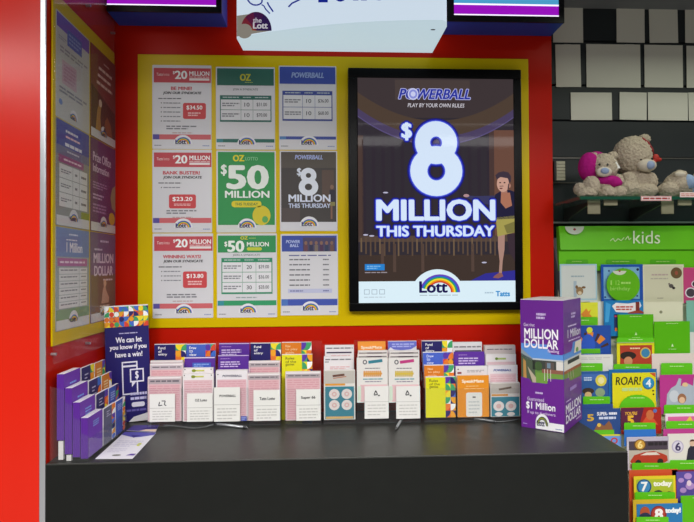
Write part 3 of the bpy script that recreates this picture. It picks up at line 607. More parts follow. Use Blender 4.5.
# --- holder 4
holder(248.5, 280.5, 343, 420.8, 'clear holder fourth from left with a navy mosaic leaflet at the back')
r = (250.5, 342.8, 281, 376); o, a = pad(r, Y4, .006, 'navy leaflet with red mosaic strip, at back of fourth holder beside orange leaflet', 'leaflet', 'leaflet', '#e9e6ea'); lead(o, a, r, '#1d1563', ['Fund', 'of', 'entry'], seed=3)
r = (248.6, 361, 280, 392); o, a = pad(r, Y3, .012, 'pink play slips rear pack in the fourth holder from left', edge='#ece4e4'); slip_pink(o, a, r, '#bcb0b4', 5)
r = (247.6, 373.6, 280.2, 420.4); o, a = pad(r, Y1, .016, 'pink play slips front pack in the fourth holder from left', edge='#ece4e4'); slip_pink(o, a, r, '#b3a6aa', 5)
card((253.5, 390, 280, 420.8), 'white card lettered Tatts Lotto in fourth holder from left', 'Tatts Lotto', box=(259.5, 397, 275, 400))
# --- holder 5
holder(285, 321.5, 342, 420.4, 'clear holder fifth from left with orange and yellow leaflets')
r = (281.8, 342, 311.5, 366); o, a = pad(r, Y4, .006, 'orange leaflet with mosaic strip behind the yellow leaflet, fifth holder from left', 'leaflet', 'leaflet', '#e9e6ea'); lead(o, a, r, '#e07d14', ['How', 'to play', 'guide'], '#f6d9a8', seed=8)
r = (282, 354.2, 312.5, 420); o, a = pad(r, Y3-.002, .006, 'yellow leaflet with mosaic strip behind the pink slips, fifth holder from left', 'leaflet', 'leaflet', '#e9e6ea'); lead(o, a, r, '#e6e012', ['Rules', 'of the', 'games'], '#6a6a20', seed=8)
r = (285.5, 372, 320.8, 420.2); o, a = pad(r, Y1, .016, 'pink play slips in fifth holder in front of the yellow leaflet', edge='#f2eaea'); slip_pink(o, a, r, '#b3a6aa', 5)
card((296.2, 389.2, 320.5, 420.6), 'white card lettered Super 66 in fifth holder from left', 'Super 66', box=(301, 396, 315.5, 399.4))
# --- holder 6
holder(323.5, 355.5, 345, 419.8, 'clear holder sixth from left with a slip of four pale circles')
TEAL = '#2f7f92'
def circle_slip(r, Y, label):
    o, a = px_sheet('play_slip', label, 'play slip', r, Y, t=.014, col='#e3ddd6', edge='#eee9e6'); x0, y0, x1, y1 = r; w = x1-x0
    a.rect(x0+.4, y0+.4, x1-.4, y0+13, '#c2bcb4', 1); a.line([(x0+w*.28, y0+5.5), (x0+w*.66, y0+4.2)], 2.2, '#6a4438', 2); a.line([(x0+w*.3, y0+7.8), (x0+w*.72, y0+6)], .9, '#b8785a', 2); a.build('heading_strip', o)
    a.rect(x0+1.2, y0+13, x1-10, y0+15, '#dd9a3a', 2); a.rect(x0+1.2, y0+16, x1-1.2, y1-.6, TEAL, 1); a.rect(x0+2, y1-3.2, x1-2, y1-1, '#d9b06a', 2); a.build('lower_panel', o, label='teal panel')
    dy = (y1-y0-16)/2*.5
    for i in (0, 1):
        for j in (0, 1):
            cx = x0+w*(.33+.40*i); cy = y0+23.5+j*11
            a.ell(cx, cy, 5.3, 5.1, '#e6dcd8', 2, n=20); a.ring(cx, cy, 2.6, 2.5, 1.2, 1.1, '#dfb6b2', 3, n=14); a.build('circle_panel', o)
    return o
for r, Yk, n in (((325, 345.2, 354, 374), Y3+.004, 'rear'), ((324, 356.5, 353.6, 386), Y2+.004, 'middle')):
    o, a = px_sheet('play_slip', f'white slip with dark heading lines, {n} pack in sixth holder from left', 'play slip', r, Yk, t=.01, col='#e6e1e3', edge='#eee9e6'); x0, y0, x1, y1 = r
    a.bars(x0+1.4, y0+1.8, x1-1.4, y0+4, 1, '#7c7a80', 2)
    if n == 'rear': a.rect(x0+1.6, y0+6.6, x1-2.4, y0+8, '#3a2a48', 2)
    else: a.bars(x0+1, y0+4.6, x0+5, y0+6, 1, '#444', 2)
    a.bars(x0+6, y0+9.5, x1-4, y0+13, 2, '#dcb0b4', 2); a.build('heading_strip', o)
circle_slip((324, 370.5, 355.2, 419.6), Y1, 'slip with four pale circles on teal, sixth holder from left')
# --- holders 7 and 8
for x0, nm, hc, oc, pos in ((357, 'teal', '#2f7f92', 0, 'seventh'), (388.6, 'magenta', '#c23a80', 1, 'eighth')):
    holder(x0, x0+31.2, 341, 419.3, f'clear holder {pos} from left with {nm} headed slips above a bare dark foot', lip=402)
    if oc == 0:
        r = (358, 341.5, 385.6, 372); o, a = pad(r, Y4, .006, 'orange leaflet with white lettering at back of seventh holder from left', 'leaflet', 'leaflet', '#f29a3a'); a.text('SpeakMate', 361, 345.8, 382, 349.6, '#fff2dc', 2, .04); a.build('lettering', o)
    else:
        r = (388.2, 341, 416.6, 372); o, a = pad(r, Y4, .006, 'lilac blue leaflet with white lower corner at back of eighth holder', 'leaflet', 'leaflet', '#e6e4ea'); a.poly([(388.2, 350), (388.2, 341.4), (416.6, 341.4), (416.6, 346), (411, 349.3), (402, 350.2), (394, 349.4), (390.5, 347)], '#6a70cc', 1); a.bars(392, 343, 414, 347.5, 2, '#b0b6ea', 2); a.build('cover_print', o)
    for dy, Yk, n in ((350.6, Y3, 'rear'), (354.2, Y2, 'middle')):
        r = (x0+.2+(1 if n == 'rear' else .6), dy, x0+30.8, dy+30); o, a = px_sheet('play_slip', f'white slip with {nm} bar, {n} pack of {pos} holder', 'play slip', r, Yk, t=.012, col='#e6e0de', edge='#f0ebe8'); q0, q1, q2, q3 = r
        a.rect(q0+.8, q1+1.8, q2-1, q1+3.6, '#8a8484', 1); a.rect(q0+9, q1+1.8, q2-6, q1+3.6, '#4a3a44', 2); a.build('heading_strip', o)
    r = (x0, 358, x0+30.8, 402.4); o, a = px_sheet('play_slip', f'white slip with {nm} heading and yellow barcode in {pos} holder', 'play slip', r, Y1, t=.012, col='#e6e2de', edge='#f0ebe8')
    a.line([(x0+11.5, 362.2), (x0+25.5, 360.6)], 3.0, hc, 2); a.ring(x0+8, 362, 2.2, 2.4, 1.2, 1.4, '#55555c', 2, n=12); a.bars(x0+8, 367.5, x0+23, 369, 1, '#77747a', 2); a.build('heading_strip', o)
    for i in range(9): a.rect(x0+6.6+i*2, 370.8, x0+8+i*2, 376.6, '#d9902c' if oc == 0 else '#cdae36', 2)
    a.rect(x0+6.4, 372.6, x0+25, 374.6, '#dea046' if oc == 0 else '#d8bc4a', 3); a.build('barcode_strip', o); a.bars(x0+6, 378, x0+26, 380, 1, '#6aa0a8', 2); a.bars(x0+8, 381, x0+24, 382.3, 1, '#66507a', 2); a.rect(x0+3.4, 384.6, x0+30, 401.5, '#e2bcc0', 1); a.rect(x0+1, 386, x0+4, 400, '#cfe0cc', 2); a.build('number_grid', o, label='pale pink lower grid')
    xc = x0+7.6; r = (xc, 386.2, xc+24, 418.6); o, a = px_sheet('price_card', f'white card with small emblem in {pos} holder from left'+('' if oc == 0 else ' behind the pen'), 'card', r, Y1-.0065, t=.0012, col='#eceae6')
    a.line([(xc+9.5, 394.5), (xc+11.2, 390.5), (xc+13, 394.5), (xc+9.5, 395)], .9, '#3a3a40', 2); a.ell(xc+14.4, 395.5, 1, .8, '#3a3a40', 2, n=10); a.build('emblem', o)
    a.rect(xc, 401.4, xc+24, 401.8, '#bdbab6', 1); a.bars(xc+3, 403.5, xc+21, 416, 4, '#c6c4c0', 2, .3); a.build('small_print', o)
# --- holder 9
holder(424.5, 455.5, 340, 417.6, 'clear holder of four stepped mosaic leaflets, third from right')
for r, Yk, c, ws, wc, sd, nm in (((421.8, 340.5, 452.5, 362), Y4, '#1d1563', ['Fund', 'of', 'entry'], '#ffffff', 3, 'navy'), ((423, 352, 453.3, 372), Y3, '#4664cc', ['Draw', 'to', 'view'], '#dfe6ff', 5, 'blue'), ((424.2, 364.8, 454, 388), Y2, '#de7a14', ['How', 'to play', 'guide'], '#f6d2a0', 8, 'orange'), ((425.8, 376.6, 455.6, 417.4), Y1, '#e6e012', ['Rules', 'of the', 'games'], '#6f6a22', 8, 'yellow')):
    o, a = pad(r, Yk, .008, f'{nm} leaflet with mosaic strip in the stepped holder of four, third from right', 'leaflet', 'leaflet', '#e9e6ea'); lead(o, a, r, c, ws, wc, seed=sd)
# --- holder 10
holder(457.5, 489.5, 342, 417.2, 'clear holder second from right with an orange slip showing a white phone')
r = (452, 342.2, 482, 362); o, a = px_sheet('play_slip', 'white slip with grey heading at back of second holder from right', 'play slip', r, Y4, t=.01, col='#e6e2e4', edge='#efebea'); a.bars(454, 345.5, 481, 348, 1, '#86848a'); a.rect(455, 350.2, 481, 351.4, '#3a2f50', 2); a.build('heading_strip', o)
r = (454.2, 351.8, 484.6, 376); o, a = pad(r, Y3, .006, 'purple leaflet with white print in second holder from right', 'leaflet', 'leaflet', '#5f2ea0'); a.bars(458.5, 354.2, 467, 355.4, 1, '#b493d6'); a.bars(458.5, 357, 478, 364.5, 3, '#d9c6ee', 2, .5); a.build('cover_print', o)
r = (456, 366.2, 487.6, 388); o, a = px_sheet('play_slip', 'white slip with dark corner mark behind the orange slip, second holder from right', 'play slip', r, Y2, t=.008, col='#e6e2e4', edge='#efebea'); a.bars(467, 369.6, 484, 372.6, 2, '#aaa8ae'); a.rect(457.4, 371.8, 461.5, 373.6, '#8a2f3a', 2); a.ell(458.2, 369.2, .7, .7, '#333', 2, n=8); a.build('heading_strip', o)
r = (457.6, 375.4, 489, 417); o, a = px_sheet('leaflet', 'orange slip picturing a white phone, second holder from right', 'leaflet', r, Y1, t=.01, col='#eb9420', edge='#efe0c8'); a.text('SpeakMate', 461.8, 379.4, 484, 383.6, '#fff0d8', 2, .05); a.bars(466, 385.4, 479, 386.8, 1, '#f8cf8a'); a.bars(464, 388, 484, 389.2, 1, '#f8cf8a'); a.build('lettering', o)
a.rrect(466, 392.4, 482, 416.6, 2, '#e9e7e2', 2); a.rect(472.5, 396.4, 475.5, 397.8, '#555', 3); a.bars(468.5, 400, 479.5, 414, 4, '#c6c9c8', 3, .4); a.build('phone_picture', o, label='white printed phone')
# --- holder 11
holder(490, 521, 345, 416.8, 'clear holder rightmost in the row beside the purple box')
r = (484.8, 345.4, 515.4, 368); o, a = px_sheet('play_slip', 'white slip with grey print at back of rightmost holder', 'play slip', r, Y4, t=.016, col='#d9ccca', edge='#f2eeec'); a.bars(487, 348.4, 512, 350, 1, '#77747a'); a.build('heading_strip', o)
r = (485.8, 354.2, 516, 380); o, a = px_sheet('play_slip', 'white slip with green heading mark in rightmost holder', 'play slip', r, Y3, t=.012, col='#e9e3e4', edge='#f2eeec'); a.ell(496.6, 358.6, 1.6, 1.4, '#6a8a2a', 2, n=10); a.rect(498, 357.8, 506, 359.6, '#a9c06a', 2); a.build('heading_strip', o); a.rect(487, 361.8, 515, 379.5, '#e3c3c8', 1); a.build('number_grid', o, label='pink number grid')
r = (488, 365.4, 517.6, 394); o, a = px_sheet('play_slip', 'white slip with blue heading mark in rightmost holder', 'play slip', r, Y2, t=.012, col='#e9e3e6', edge='#f2eeec'); a.text('POWERBALL', 493.5, 369, 511.5, 371.2, '#3a55a0', 2, .06, slant=.4); a.build('heading_strip', o); a.rect(490, 373.6, 516, 393.5, '#e5c6cc', 1); a.bars(491, 375, 515, 393, 8, '#dcb0b8', 2, .4); a.build('number_grid', o, label='pink number grid')
r = (490.6, 383, 520, 416.6)
o, a = px_sheet('play_slip', 'slip with pale circles on teal in rightmost holder beside the purple box', 'play slip', r, Y1, t=.014, col='#e3ddd6', edge='#eee9e6')
a.rect(491, 383.4, 519.6, 393.5, '#b9b2aa', 1); a.line([(499, 389.4), (511.5, 387.4)], 2, '#6a5a4c', 2); a.build('heading_strip', o); a.rect(491.5, 394, 508, 395.8, '#d08a30', 2); a.rect(491.4, 396.8, 519.2, 416.2, TEAL, 1); a.build('lower_panel', o, label='teal panel')
for i in (0, 1):
    a.ell(498.6+i*12.2, 406, 5.4, 5, '#e0d9d6', 2, n=20); a.ell(498.6+i*12.2, 406, 2.6, 2.4, '#d6b0ac', 3, n=14); a.ell(498.6+i*12.2, 414, 4, 2, '#e0d9d6', 2, n=16); a.build('circle_panel', o)

# ================================================================== pens
def pen(px, label, r=.0042, head='#1c1c1e', body='#a9abae'):
    p = [onZ(u, v, CZ+r+.0006) for u, v in px]; t = thing('pen', label, 'pen', (p[0]+p[1])/2-Vector((0, 0, r))); O = t.location
    d = p[1]-p[0]; MB().tube([p[0], p[0]+d*.06, p[0]+d*.86], [r*.8, r, r], 12).build('barrel', M(body, rough=.3, metal=.6), parent=t, origin=O, smooth=True)
    MB().tube([p[0]+d*.86, p[0]+d*.97, p[1]], [r, r*.5, r*.2], 12).build('tip', M('#77797c', rough=.3, metal=.7), parent=t, origin=O, smooth=True)
    MB().tube([p[0]-d*.05, p[0]+d*.03], [r*1.1, r*1.1], 12).build('end_cap', M(head, rough=.4), parent=t, origin=O, smooth=True); return t, O
t, O = pen(((216.5, 423.8), (248, 427.6)), 'silver pen with black end on a coiled lead, left of centre on the counter')
pts = [(214.5, 424), (210, 425.6), (205, 427), (196, 428.2), (188, 428), (181, 426.8), (173, 425.8), (163, 425.2)]
path = [onZ(u, v, CZ+.0032) for u, v in pts]; fine = []
for i in range(len(path)-1):
    for q in range(14): fine.append(path[i].lerp(path[i+1], q/14))
coil = [p+Vector((0, .0022*math.cos(i*1.7), .0022*math.sin(i*1.7))) for i, p in enumerate(fine)]
MB().tube(coil, .0009, 5).build('coiled_lead', M('#8f9092', rough=.35, metal=.5), parent=t, origin=O, smooth=True)
pen(((402.4, 417.6), (395.4, 429.6)), 'loose silver pen pointing to the viewer below the eighth holder', head='#9a9c9e')
t, O = pen(((474, 418.2), (497, 421.8)), 'grey pen with black end lying before the orange slip near the purple box', head='#161618', body='#77797b')
MB().tube([onZ(u, v, CZ+.0025) for u, v in ((496, 421.8), (505, 421.4), (513, 420.2), (519.5, 418.6))], .0016, 6).build('lead', M('#6a6c6e', rough=.4), parent=t, origin=O, smooth=True)
# ================================================================== flat leaflets lying on the counter
def flat_leaf(q, label, draw, z):
    P = [onZ(u, v, CZ+z) for u, v in q]; th = Vector((0, 0, .0006)); c = sum(P, Vector())/4
    o = MB().prism([p-Vector((0, 0, .0005)) for p in P], th).build('leaflet', M('#e9e6ee', rough=.35), origin=c); tag(o, label, 'leaflet')
    def mp(a, b, l):
        u, v = a/100, b/100; p = P[0]*(1-u)*(1-v)+P[1]*u*(1-v)+P[2]*u*v+P[3]*(1-u)*v
        return p+Vector((0, 0, .0002+.0003*l))-c
    draw(Art(mp), o)
def d1(a, o):
    a.poly([(0, 0), (100, 0), (100, 10), (62, 20), (44, 22), (0, 12)], '#5a55b0', 1); a.poly([(30, 12), (62, 13), (46, 24)], '#3a2f86', 2); a.build('heading_print', o)
    a.bars(12, 34, 86, 60, 4, '#d3cfe0'); a.ell(82, 50, 6, 6, '#d6dc4a', 2, n=12); a.bars(12, 64, 60, 80, 3, '#d6d2e0'); a.ell(48, 89, 12, 3, '#8a8a86', 2, n=14); a.poly([(74, 90), (84, 84), (98, 84), (96, 90)], '#5a3a9a', 2); a.build('small_print', o)
def d2(a, o): a.rect(0, 0, 100, 100, '#55469c', 1); a.poly([(40, 62), (62, 44), (100, 30), (100, 60)], '#32266e', 2); a.poly([(44, 96), (62, 72), (100, 62), (100, 96)], '#e6cdb6', 2); a.build('cover_print', o)
flat_leaf(((133.5, 425.6), (159, 424.9), (155.4, 432.2), (126.5, 430.4)), 'purple leaflet with a cream corner lying behind the white leaflet on the counter', d2, .001)
flat_leaf(((124.6, 432.0), (156.2, 432.8), (132.6, 458.6), (95.2, 458.8)), 'white leaflet with blue violet heading lying flat on the counter at left', d1, .001)

# ================================================================== navy stand
A = onZ(107.5, 424.2, CZ); B = onZ(151.5, 420.6, CZ); d = (B-A); wd = math.hypot(d.x, d.y); ang = math.atan2(d.y, d.x); h = onY(126, 306, (A.y+B.y)/2).z-CZ
U_ = (0, 0, 100, 250)
o, a = sheet('display_stand', 'navy stand with mosaic top reading We can let you know if you have a win', 'stand', None, wd, h, ((A.x+B.x)/2, (A.y+B.y)/2, CZ+.0005), rz=ang, t=.004, col='#1c1268', units=U_, tilt=-.02); o.rotation_euler[1] = -.03; o.location.z += wd*.016
a.rect(0, 0, 100, 2.5, '#f4f2f0', 1); mosaic(a, 0, 2.5, 100, 46, 9, 4, 11, 2); a.build('mosaic_print', o, label='bright mosaic of quarter circles')
a.bars(32, 58, 74, 62, 1, '#b9b4e0'); a.text('We can let', 24, 68, 84, 80, '#f0eefa', 2, .04); a.text('you know if you', 10, 84, 94, 97, '#f0eefa', 2, .04); a.text('have a win!', 22, 100, 84, 111, '#f0eefa', 2, .04); a.build('lettering', o, label='white lettering')
W_ = '#e9e6f6'
a.frame(36, 121, 72, 192, 3, W_, 2); a.rect(36, 129, 72, 133, W_, 3); a.frame(54, 137, 86, 166, 3, W_, 5); a.rect(57, 140, 83, 163, '#1c1268', 4); a.text('$', 66, 142, 74, 161, W_, 6, .03); a.poly([(58, 165), (68, 165), (58, 176)], W_, 5); a.build('phone_emblem', o, label='white outline of a phone with a dollar bubble')
a.bars(54, 186, 92, 206, 2, '#cfcaf0'); a.rrect(56, 209, 86, 219, 4, W_, 2); a.bars(44, 222, 90, 230, 1, '#6a60b0'); a.build('small_print', o); a.poly([(60, 240), (100, 232), (100, 250), (48, 250)], '#e6e4e6', 2); a.build('foot_print', o)
MB().prism([Vector((-wd*.2, 0, 0)), Vector((-wd*.2, .045, 0)), Vector((-wd*.2, 0, h*.6))], (wd*.4, 0, 0)).build('easel_leg', M('#d6d3d0'), parent=o)

# ================================================================== stepped rack of booklets on the left
rk = thing('booklet_rack', 'clear stepped rack of purple booklets along the left wall on the counter', 'rack', (-.64, 1.53, CZ)); O = rk.location
TX = (-.668, -.648, -.628, -.608); TZ = (1.181, 1.145, 1.108, 1.068); CY = ((1.372, 1.460), (1.468, 1.546), (1.552, 1.622))
ZB = (1.012, .976, .968, .964)
prof = [(LX+.006, CZ+.0005), (TX[3]+.004, CZ+.0005), (TX[3]+.004, 1.02), (TX[2]+.004, 1.03), (TX[2]+.004, 1.06), (TX[1]+.004, 1.07), (TX[1]+.004, 1.10), (TX[0]+.004, 1.11), (TX[0]+.004, 1.14), (LX+.006, 1.15)]
for y in (1.3695, 1.4632, 1.5482, 1.6235): MB().prism([Vector((x, y, z)) for x, z in prof], (0, .0014, 0)).build('side_wall', ACR, parent=rk, origin=O)
for i in range(4):
    MB().box(TX[i]+.0015, 1.371, CZ+.0005, TX[i]+.0030, 1.6235, ZB[i]+.05).build('front_lip', ACR, parent=rk, origin=O)
    MB().box(TX[i]-.016, 1.371, ZB[i]-.002, TX[i]+.001, 1.6235, ZB[i]-.0005).build('step', ACR, parent=rk, origin=O)
    if ZB[i] > .97: MB().box(TX[i]-.014, 1.3725, max(CZ+.001, ZB[i]-.05), TX[i]-.002, 1.381, ZB[i]-.0025).build('foot_block', M('#cfcbc9', rough=.3), parent=rk, origin=O, label=None) if False else MB().box(TX[i]-.014, 1.3725, max(CZ+.001, ZB[i]-.05), TX[i]-.002, 1.381, ZB[i]-.0025).build('foot_block', M('#cfcbc9', rough=.3), parent=rk, origin=O)
TN = ('tallest', 'second', 'third', 'lowest')
COLS = (('#56289c', 'purple'), ('#272266', 'navy'), ('#d9811f', 'orange'))
for i in range(4):
    for c in range(3):
        y0, y1 = CY[c]; n = 4 if c == 0 else 2; th = .0042 if c == 0 else .003
        col, nm = COLS[c]
        if c == 1 and i == 3: col, nm = '#5a5a78', 'grey'
        if c == 2 and i >= 2: col, nm = '#4058b8', 'blue'
        hh = TZ[i]-ZB[i]-(0, .004, .006)[c]
        for k in range(n):
            x = TX[i]-k*(th+.0003)
            front = k == 0
            lb = f'{nm} booklet '+('at the front of' if front else 'packed behind the front one in')+f' the {TN[i]} tier, '+('near', 'middle', 'far')[c]+' end of left rack'
            lb = lb.replace('middle end', 'middle')
            o, a = sheet('booklet', lb, 'booklet', None, y1-y0, hh, (x-th, (y0+y1)/2, ZB[i]), rz=math.pi/2, t=th, col='#55208c' if c == 0 else '#e4e0e4', units=(0, 0, 100, 200), group=f'booklets in the left rack' , edge=None)
            # white page edges along the top
            o.data.materials.append(M('#e9e3ec'))
            for p in o.data.polygons:
                if p.normal.z > .9: p.material_index = 1
            if not front: continue
            if c == 0:
                a.rect(0, 0, 100, 200, '#6c30b0', 1); a.build('cover', o); a.bars(34, 30, 74, 62, 3, '#7fa8ec', 2, .5); a.build('lettering', o, label='pale blue lines of print')
            elif c == 1:
                a.rect(0, 0, 70, 200, col, 1); a.build('cover', o); a.bars(24, 22, 52, 30, 1, '#c9c6e6'); a.bars(24, 34, 44, 42, 1, '#c9c6e6'); a.bars(24, 46, 60, 54, 1, '#c9c6e6'); a.build('lettering', o); mosaic(a, 70, 0, 100, 200, 1, 7, 3+i, 1); a.build('mosaic_print', o)
            else:
                a.rect(0, 0, 72, 200, col, 1); a.build('cover', o); a.bars(18, 20, 60, 60, 4, '#f2d9a6' if i < 2 else '#aebcf0'); a.build('lettering', o); mosaic(a, 72, 0, 100, 200, 1, 7, 8+i, 1); a.build('mosaic_print', o)

# ================================================================== purple box
P0 = onZ(521.5, 426.8, CZ); P1 = onZ(564.6, 433.4, CZ); P2 = onZ(582, 418.5, CZ)
P0, P1, P2 = [Vector((p.x, p.y, 0)) for p in (P0, P1, P2)]; P3 = P0+(P2-P1)
HB = onY(564, 300.8, P1.y).z-CZ; cb = (P0+P1+P2+P3)/4
bx = thing('promotion_box', 'tall purple cardboard box reading MILLION DOLLAR on the right of the counter', 'box', (cb.x, cb.y, CZ)); O = bx.location
PUR = M('#6a2390', rough=.35, spec=.4)
def ring_pts(z, k=1.0): return [Vector((cb.x+(p.x-cb.x)*k, cb.y+(p.y-cb.y)*k, CZ+z)) for p in (P0, P1, P2, P3)]
fL = (521.3, 298.2, 564.6, 433.4)
def box_map(Pa, Pb):
    n = Vector((Pb.y-Pa.y, -(Pb.x-Pa.x), 0)).normalized()
    def mp(a, b, l):
        p = Pa.lerp(Pb, a/100); return Vector((p.x, p.y, CZ+HB*(1-b/100)))+n*(.0006+LAY*l)
    return mp
mL, mR = box_map(P0, P1), box_map(P1, P2)
zl, zu = HB*.36, HB*.66
lowc = MB().prism(ring_pts(.0005), (0, 0, zl-.0005)).build('lower_carton', PUR, parent=bx, origin=O)
uppc = MB().prism(ring_pts(zu), (0, 0, HB-zu)).build('upper_carton', PUR, parent=bx, origin=O)
pict = MB().prism(ring_pts(zl, .985), (0, 0, zu-zl)).build('picture_band', M('#4f86c8', rough=.35), parent=bx, origin=O)
MB().prism(ring_pts(HB, .99), (0, 0, .0015)).build('top_lid', M('#ded9dc', rough=.5), parent=bx, origin=O)
for mp, side in ((mL, 0), (mR, 1)):
    base = mp
    def inner(a, b, l, base=base): return base(a, b, l-3.2)
    a = Art(inner)
    # picture of a house under a blue sky, running round the box between the purple halves
    y0, y1 = 34, 64
    a.rect(1, y0, 99, 46, '#5a92dc', 1); a.rect(1, 46, 99, y1, '#5f8a3a', 1)
    if side == 0:
        a.poly([(1, 38), (30, 46), (30, 47.5), (1, 44)], '#8a9aa6', 2); a.poly([(1, 42), (34, 47), (34, 64), (1, 64)], '#4a5a44', 2); a.poly([(6, 46), (12, 48), (14, 64), (6, 64)], '#b98a4a', 3)
        a.rect(28, 46, 99, 54, '#3a3f3a', 2); a.rect(28, 45.2, 99, 46.4, '#c2c8cc', 3); a.rect(58, 47.5, 78, 53, '#5a4e48', 3); a.rect(62, 48, 70, 52, '#6f8aa0', 4); a.ell(42, 51, 9, 3.5, '#3f5a30', 4); a.rect(50, 53, 99, 56, '#8e5a48', 3); a.rect(99-16, 46.5, 99, 53, '#dcd8d2', 4)
        a.poly([(16, 52), (36, 60), (36, 64), (28, 64)], '#b9ab94', 3); a.rect(36, 56, 99, 64, '#6f9a3e', 2)
        for x in (56, 63, 70): a.line([(x, 53), (x, 62)], 1.2, '#d9d4c6', 4)
    else:
        a.rect(1, 45.2, 99, 46.4, '#c2c8cc', 3); a.rect(1, 46.4, 99, 54, '#e2ded6', 2); a.rect(20, 46.6, 86, 49.6, '#2f3338', 3); a.rect(1, 53.6, 99, 56, '#a05a40', 3); a.rect(1, 56, 99, 64, '#6f8f44', 2)
        for x in (20, 34, 48): a.line([(x, 55), (x+4, 62)], 3, '#a9a58c', 3)
    a.build('house_picture', pict, origin=O, label='printed house with blue sky and lawn')
    a = Art(mp)
    PC = '#6a2390'
    if side == 0:
        a.poly([(64, 33.5), (100, 33.5), (100, 40), (97, 41.2), (72, 41.2), (64, 37)], PC, 0, rough=.35); a.build('upper_tab', uppc, origin=O)
        a.poly([(0, 60.5), (20, 61.5), (26, 64), (28, 65), (0, 65)], PC, 0, rough=.35); a.poly([(62, 65), (64, 60), (100, 59.5), (100, 65)], PC, 0, rough=.35); a.build('lower_tab', lowc, origin=O)
        a.text('Million', 40, 10, 56, 12, '#cdb6e6', 2, .02); a.text('Draw', 38, 12.5, 58, 15, '#e6dcf2', 2, .04) if False else a.bars(38, 9.5, 60, 15, 2, '#cdb6e6', 2, .6)
        a.text('Get that', 8, 18, 34, 20.6, '#e0c9f0', 2, .02); a.text('MILLION', 9, 22, 88, 30, '#f6f2fa', 2, .06); a.text('DOLLAR', 9, 31.2-.6, 88, 38.6-1.2, '#f6f2fa', 2, .06) if False else None
        a.build('upper_lettering', uppc, origin=O)
        a.bars(34, 70.5, 52, 73, 1, '#cdb6e6'); a.text('Guaranteed', 15, 75.5, 54, 78.3, '#d9c3ec', 2, .03); a.text('$1 Million', 12, 79, 80, 85.4, '#f6f2fa', 2, .05); a.text('If up to 4 winners', 15, 86, 80, 89, '#d9c3ec', 2, .03); a.bars(4, 96, 14, 97.4, 1, '#a98ad0'); a.build('lower_lettering', lowc, origin=O)
        a.ell(50, 95, 16, 7.4, '#eeeef0', 2, 0, 180, 18); a.rect(34, 93.6, 99, 99.4, '#eeeef0', 2); a.build('white_tab', lowc, origin=O); 
        for i, c in enumerate(('#2a2a2a', '#8a9a2a', '#4a4a3a')): a.ring(50, 96.5, 13-i*1.6, 6.8-i*.8, 11.6-i*1.6, 6-i*.8, c, 3, 0, 170, 16)
        a.text('Lott', 37, 92.6, 55, 97, '#1c1550', 4, .06); a.bars(80, 97, 95, 98.4, 1, '#8f9ac0', 3); a.build('logo', lowc, origin=O)
    else:
        a.poly([(0, 33.5), (50, 33.5), (46, 38), (38, 40.6), (0, 40.6)], PC, 0, rough=.35); a.build('upper_tab', uppc, origin=O)
        a.poly([(0, 59.5), (26, 60), (32, 63), (100, 64.2), (100, 65), (0, 65)], PC, 0, rough=.35); a.build('lower_tab', lowc, origin=O)
        a.bars(40, 10, 66, 15, 2, '#cdb6e6', 2, .6); a.bars(22, 19.5, 70, 21.4, 1, '#d9c3ec'); a.text('1 Million', 20, 23, 92, 29.5, '#e9def4', 2, .04); a.bars(24, 31, 90, 32.6, 1, '#d9c3ec'); a.build('upper_lettering', uppc, origin=O)
        a.poly([(62, 34.4), (98, 34.0), (98, 43), (54, 43)], '#e6dccc', 2); a.ell(72, 41, 8, 2, '#6a9a5a', 3, n=12); a.build('white_tab', lowc, origin=O)
        a.bars(30, 67, 66, 72, 1, '#a98ad0', 2); a.bars(8, 76.5, 34, 78, 1, '#d9c3ec'); a.text('MILLION', 6, 79.5, 90, 86.5, '#f2ecf8', 2, .05); a.text('DOLLAR', 6, 87.5, 90, 94, '#f2ecf8', 2, .05); a.bars(62, 95.4, 90, 97, 1, '#d9c3ec'); a.build('lower_lettering', lowc, origin=O)
a = Art(mL); a.text('DOLLAR', 9, 30.2, 88, 37.4, '#f6f2fa', 3, .06); a.text('feeling', 64, 37.6, 90, 40.6, '#e6d2f2', 3, .03); a.build('upper_lettering', uppc, origin=O)

# ================================================================== blank papers on the slatted wall
PAP = [((553, 2, 583, 42.5), 'blank white paper high on slatted wall half hidden by the purple lit box'), ((616.5, 3, 644.5, 42.5), 'blank white paper in top row of slatted wall, next right of the gap'), ((649.5, 3.4, 678, 42.8), 'blank white paper in top row of slatted wall, second right of the gap'), ((685, 4, 712, 43), 'blank white paper in top row cut off at the right edge of view'),
 ((556, 44.5, 581, 87), 'narrow blank white paper in middle row beside the red panel'), ((586.5, 44.3, 640.5, 87.5), 'widest blank white paper in the middle row of the slatted wall'), ((644.5, 45, 682.8, 87.5), 'nearly square blank white paper in the middle row, right of the widest'), ((686.5, 46, 715, 88), 'blank white paper in middle row cut off at the right edge of view'),
 ((571, 92.5, 612, 120), 'blank white paper leftmost in the low row above the pink hooded bear'), ((619.5, 92.3, 646.5, 119.8), 'narrow blank white paper in the low row above the large bear'), ((648, 92.5, 687.8, 120.3), 'wide blank white paper in the low row right of the narrow one'), ((688.8, 92.5, 716, 120.6), 'blank white paper in low row cut off at the right edge of view')]
for i, (r, lb) in enumerate(PAP):
    o, a = px_sheet('paper_sheet', lb, 'paper', r, YS-.0035, t=.0008, col='#d6d4c6', group='blank papers on the slatted wall'); o.rotation_euler[1] = (0, .006, -.012, .01, -.012, 0, .004, .008, -.006, .014, .004, -.01)[i]
    if i in (4, 5):
        x0, y0, x1, y1 = r; xx = x0+(x1-x0)*(.35 if i == 4 else .72)
        a.rect(xx, y0-.2, xx+(7 if i == 4 else 9), y0+1.6, '#d5d3c6', 1); a.build('tape', o, label='strip of tape at the top edge')

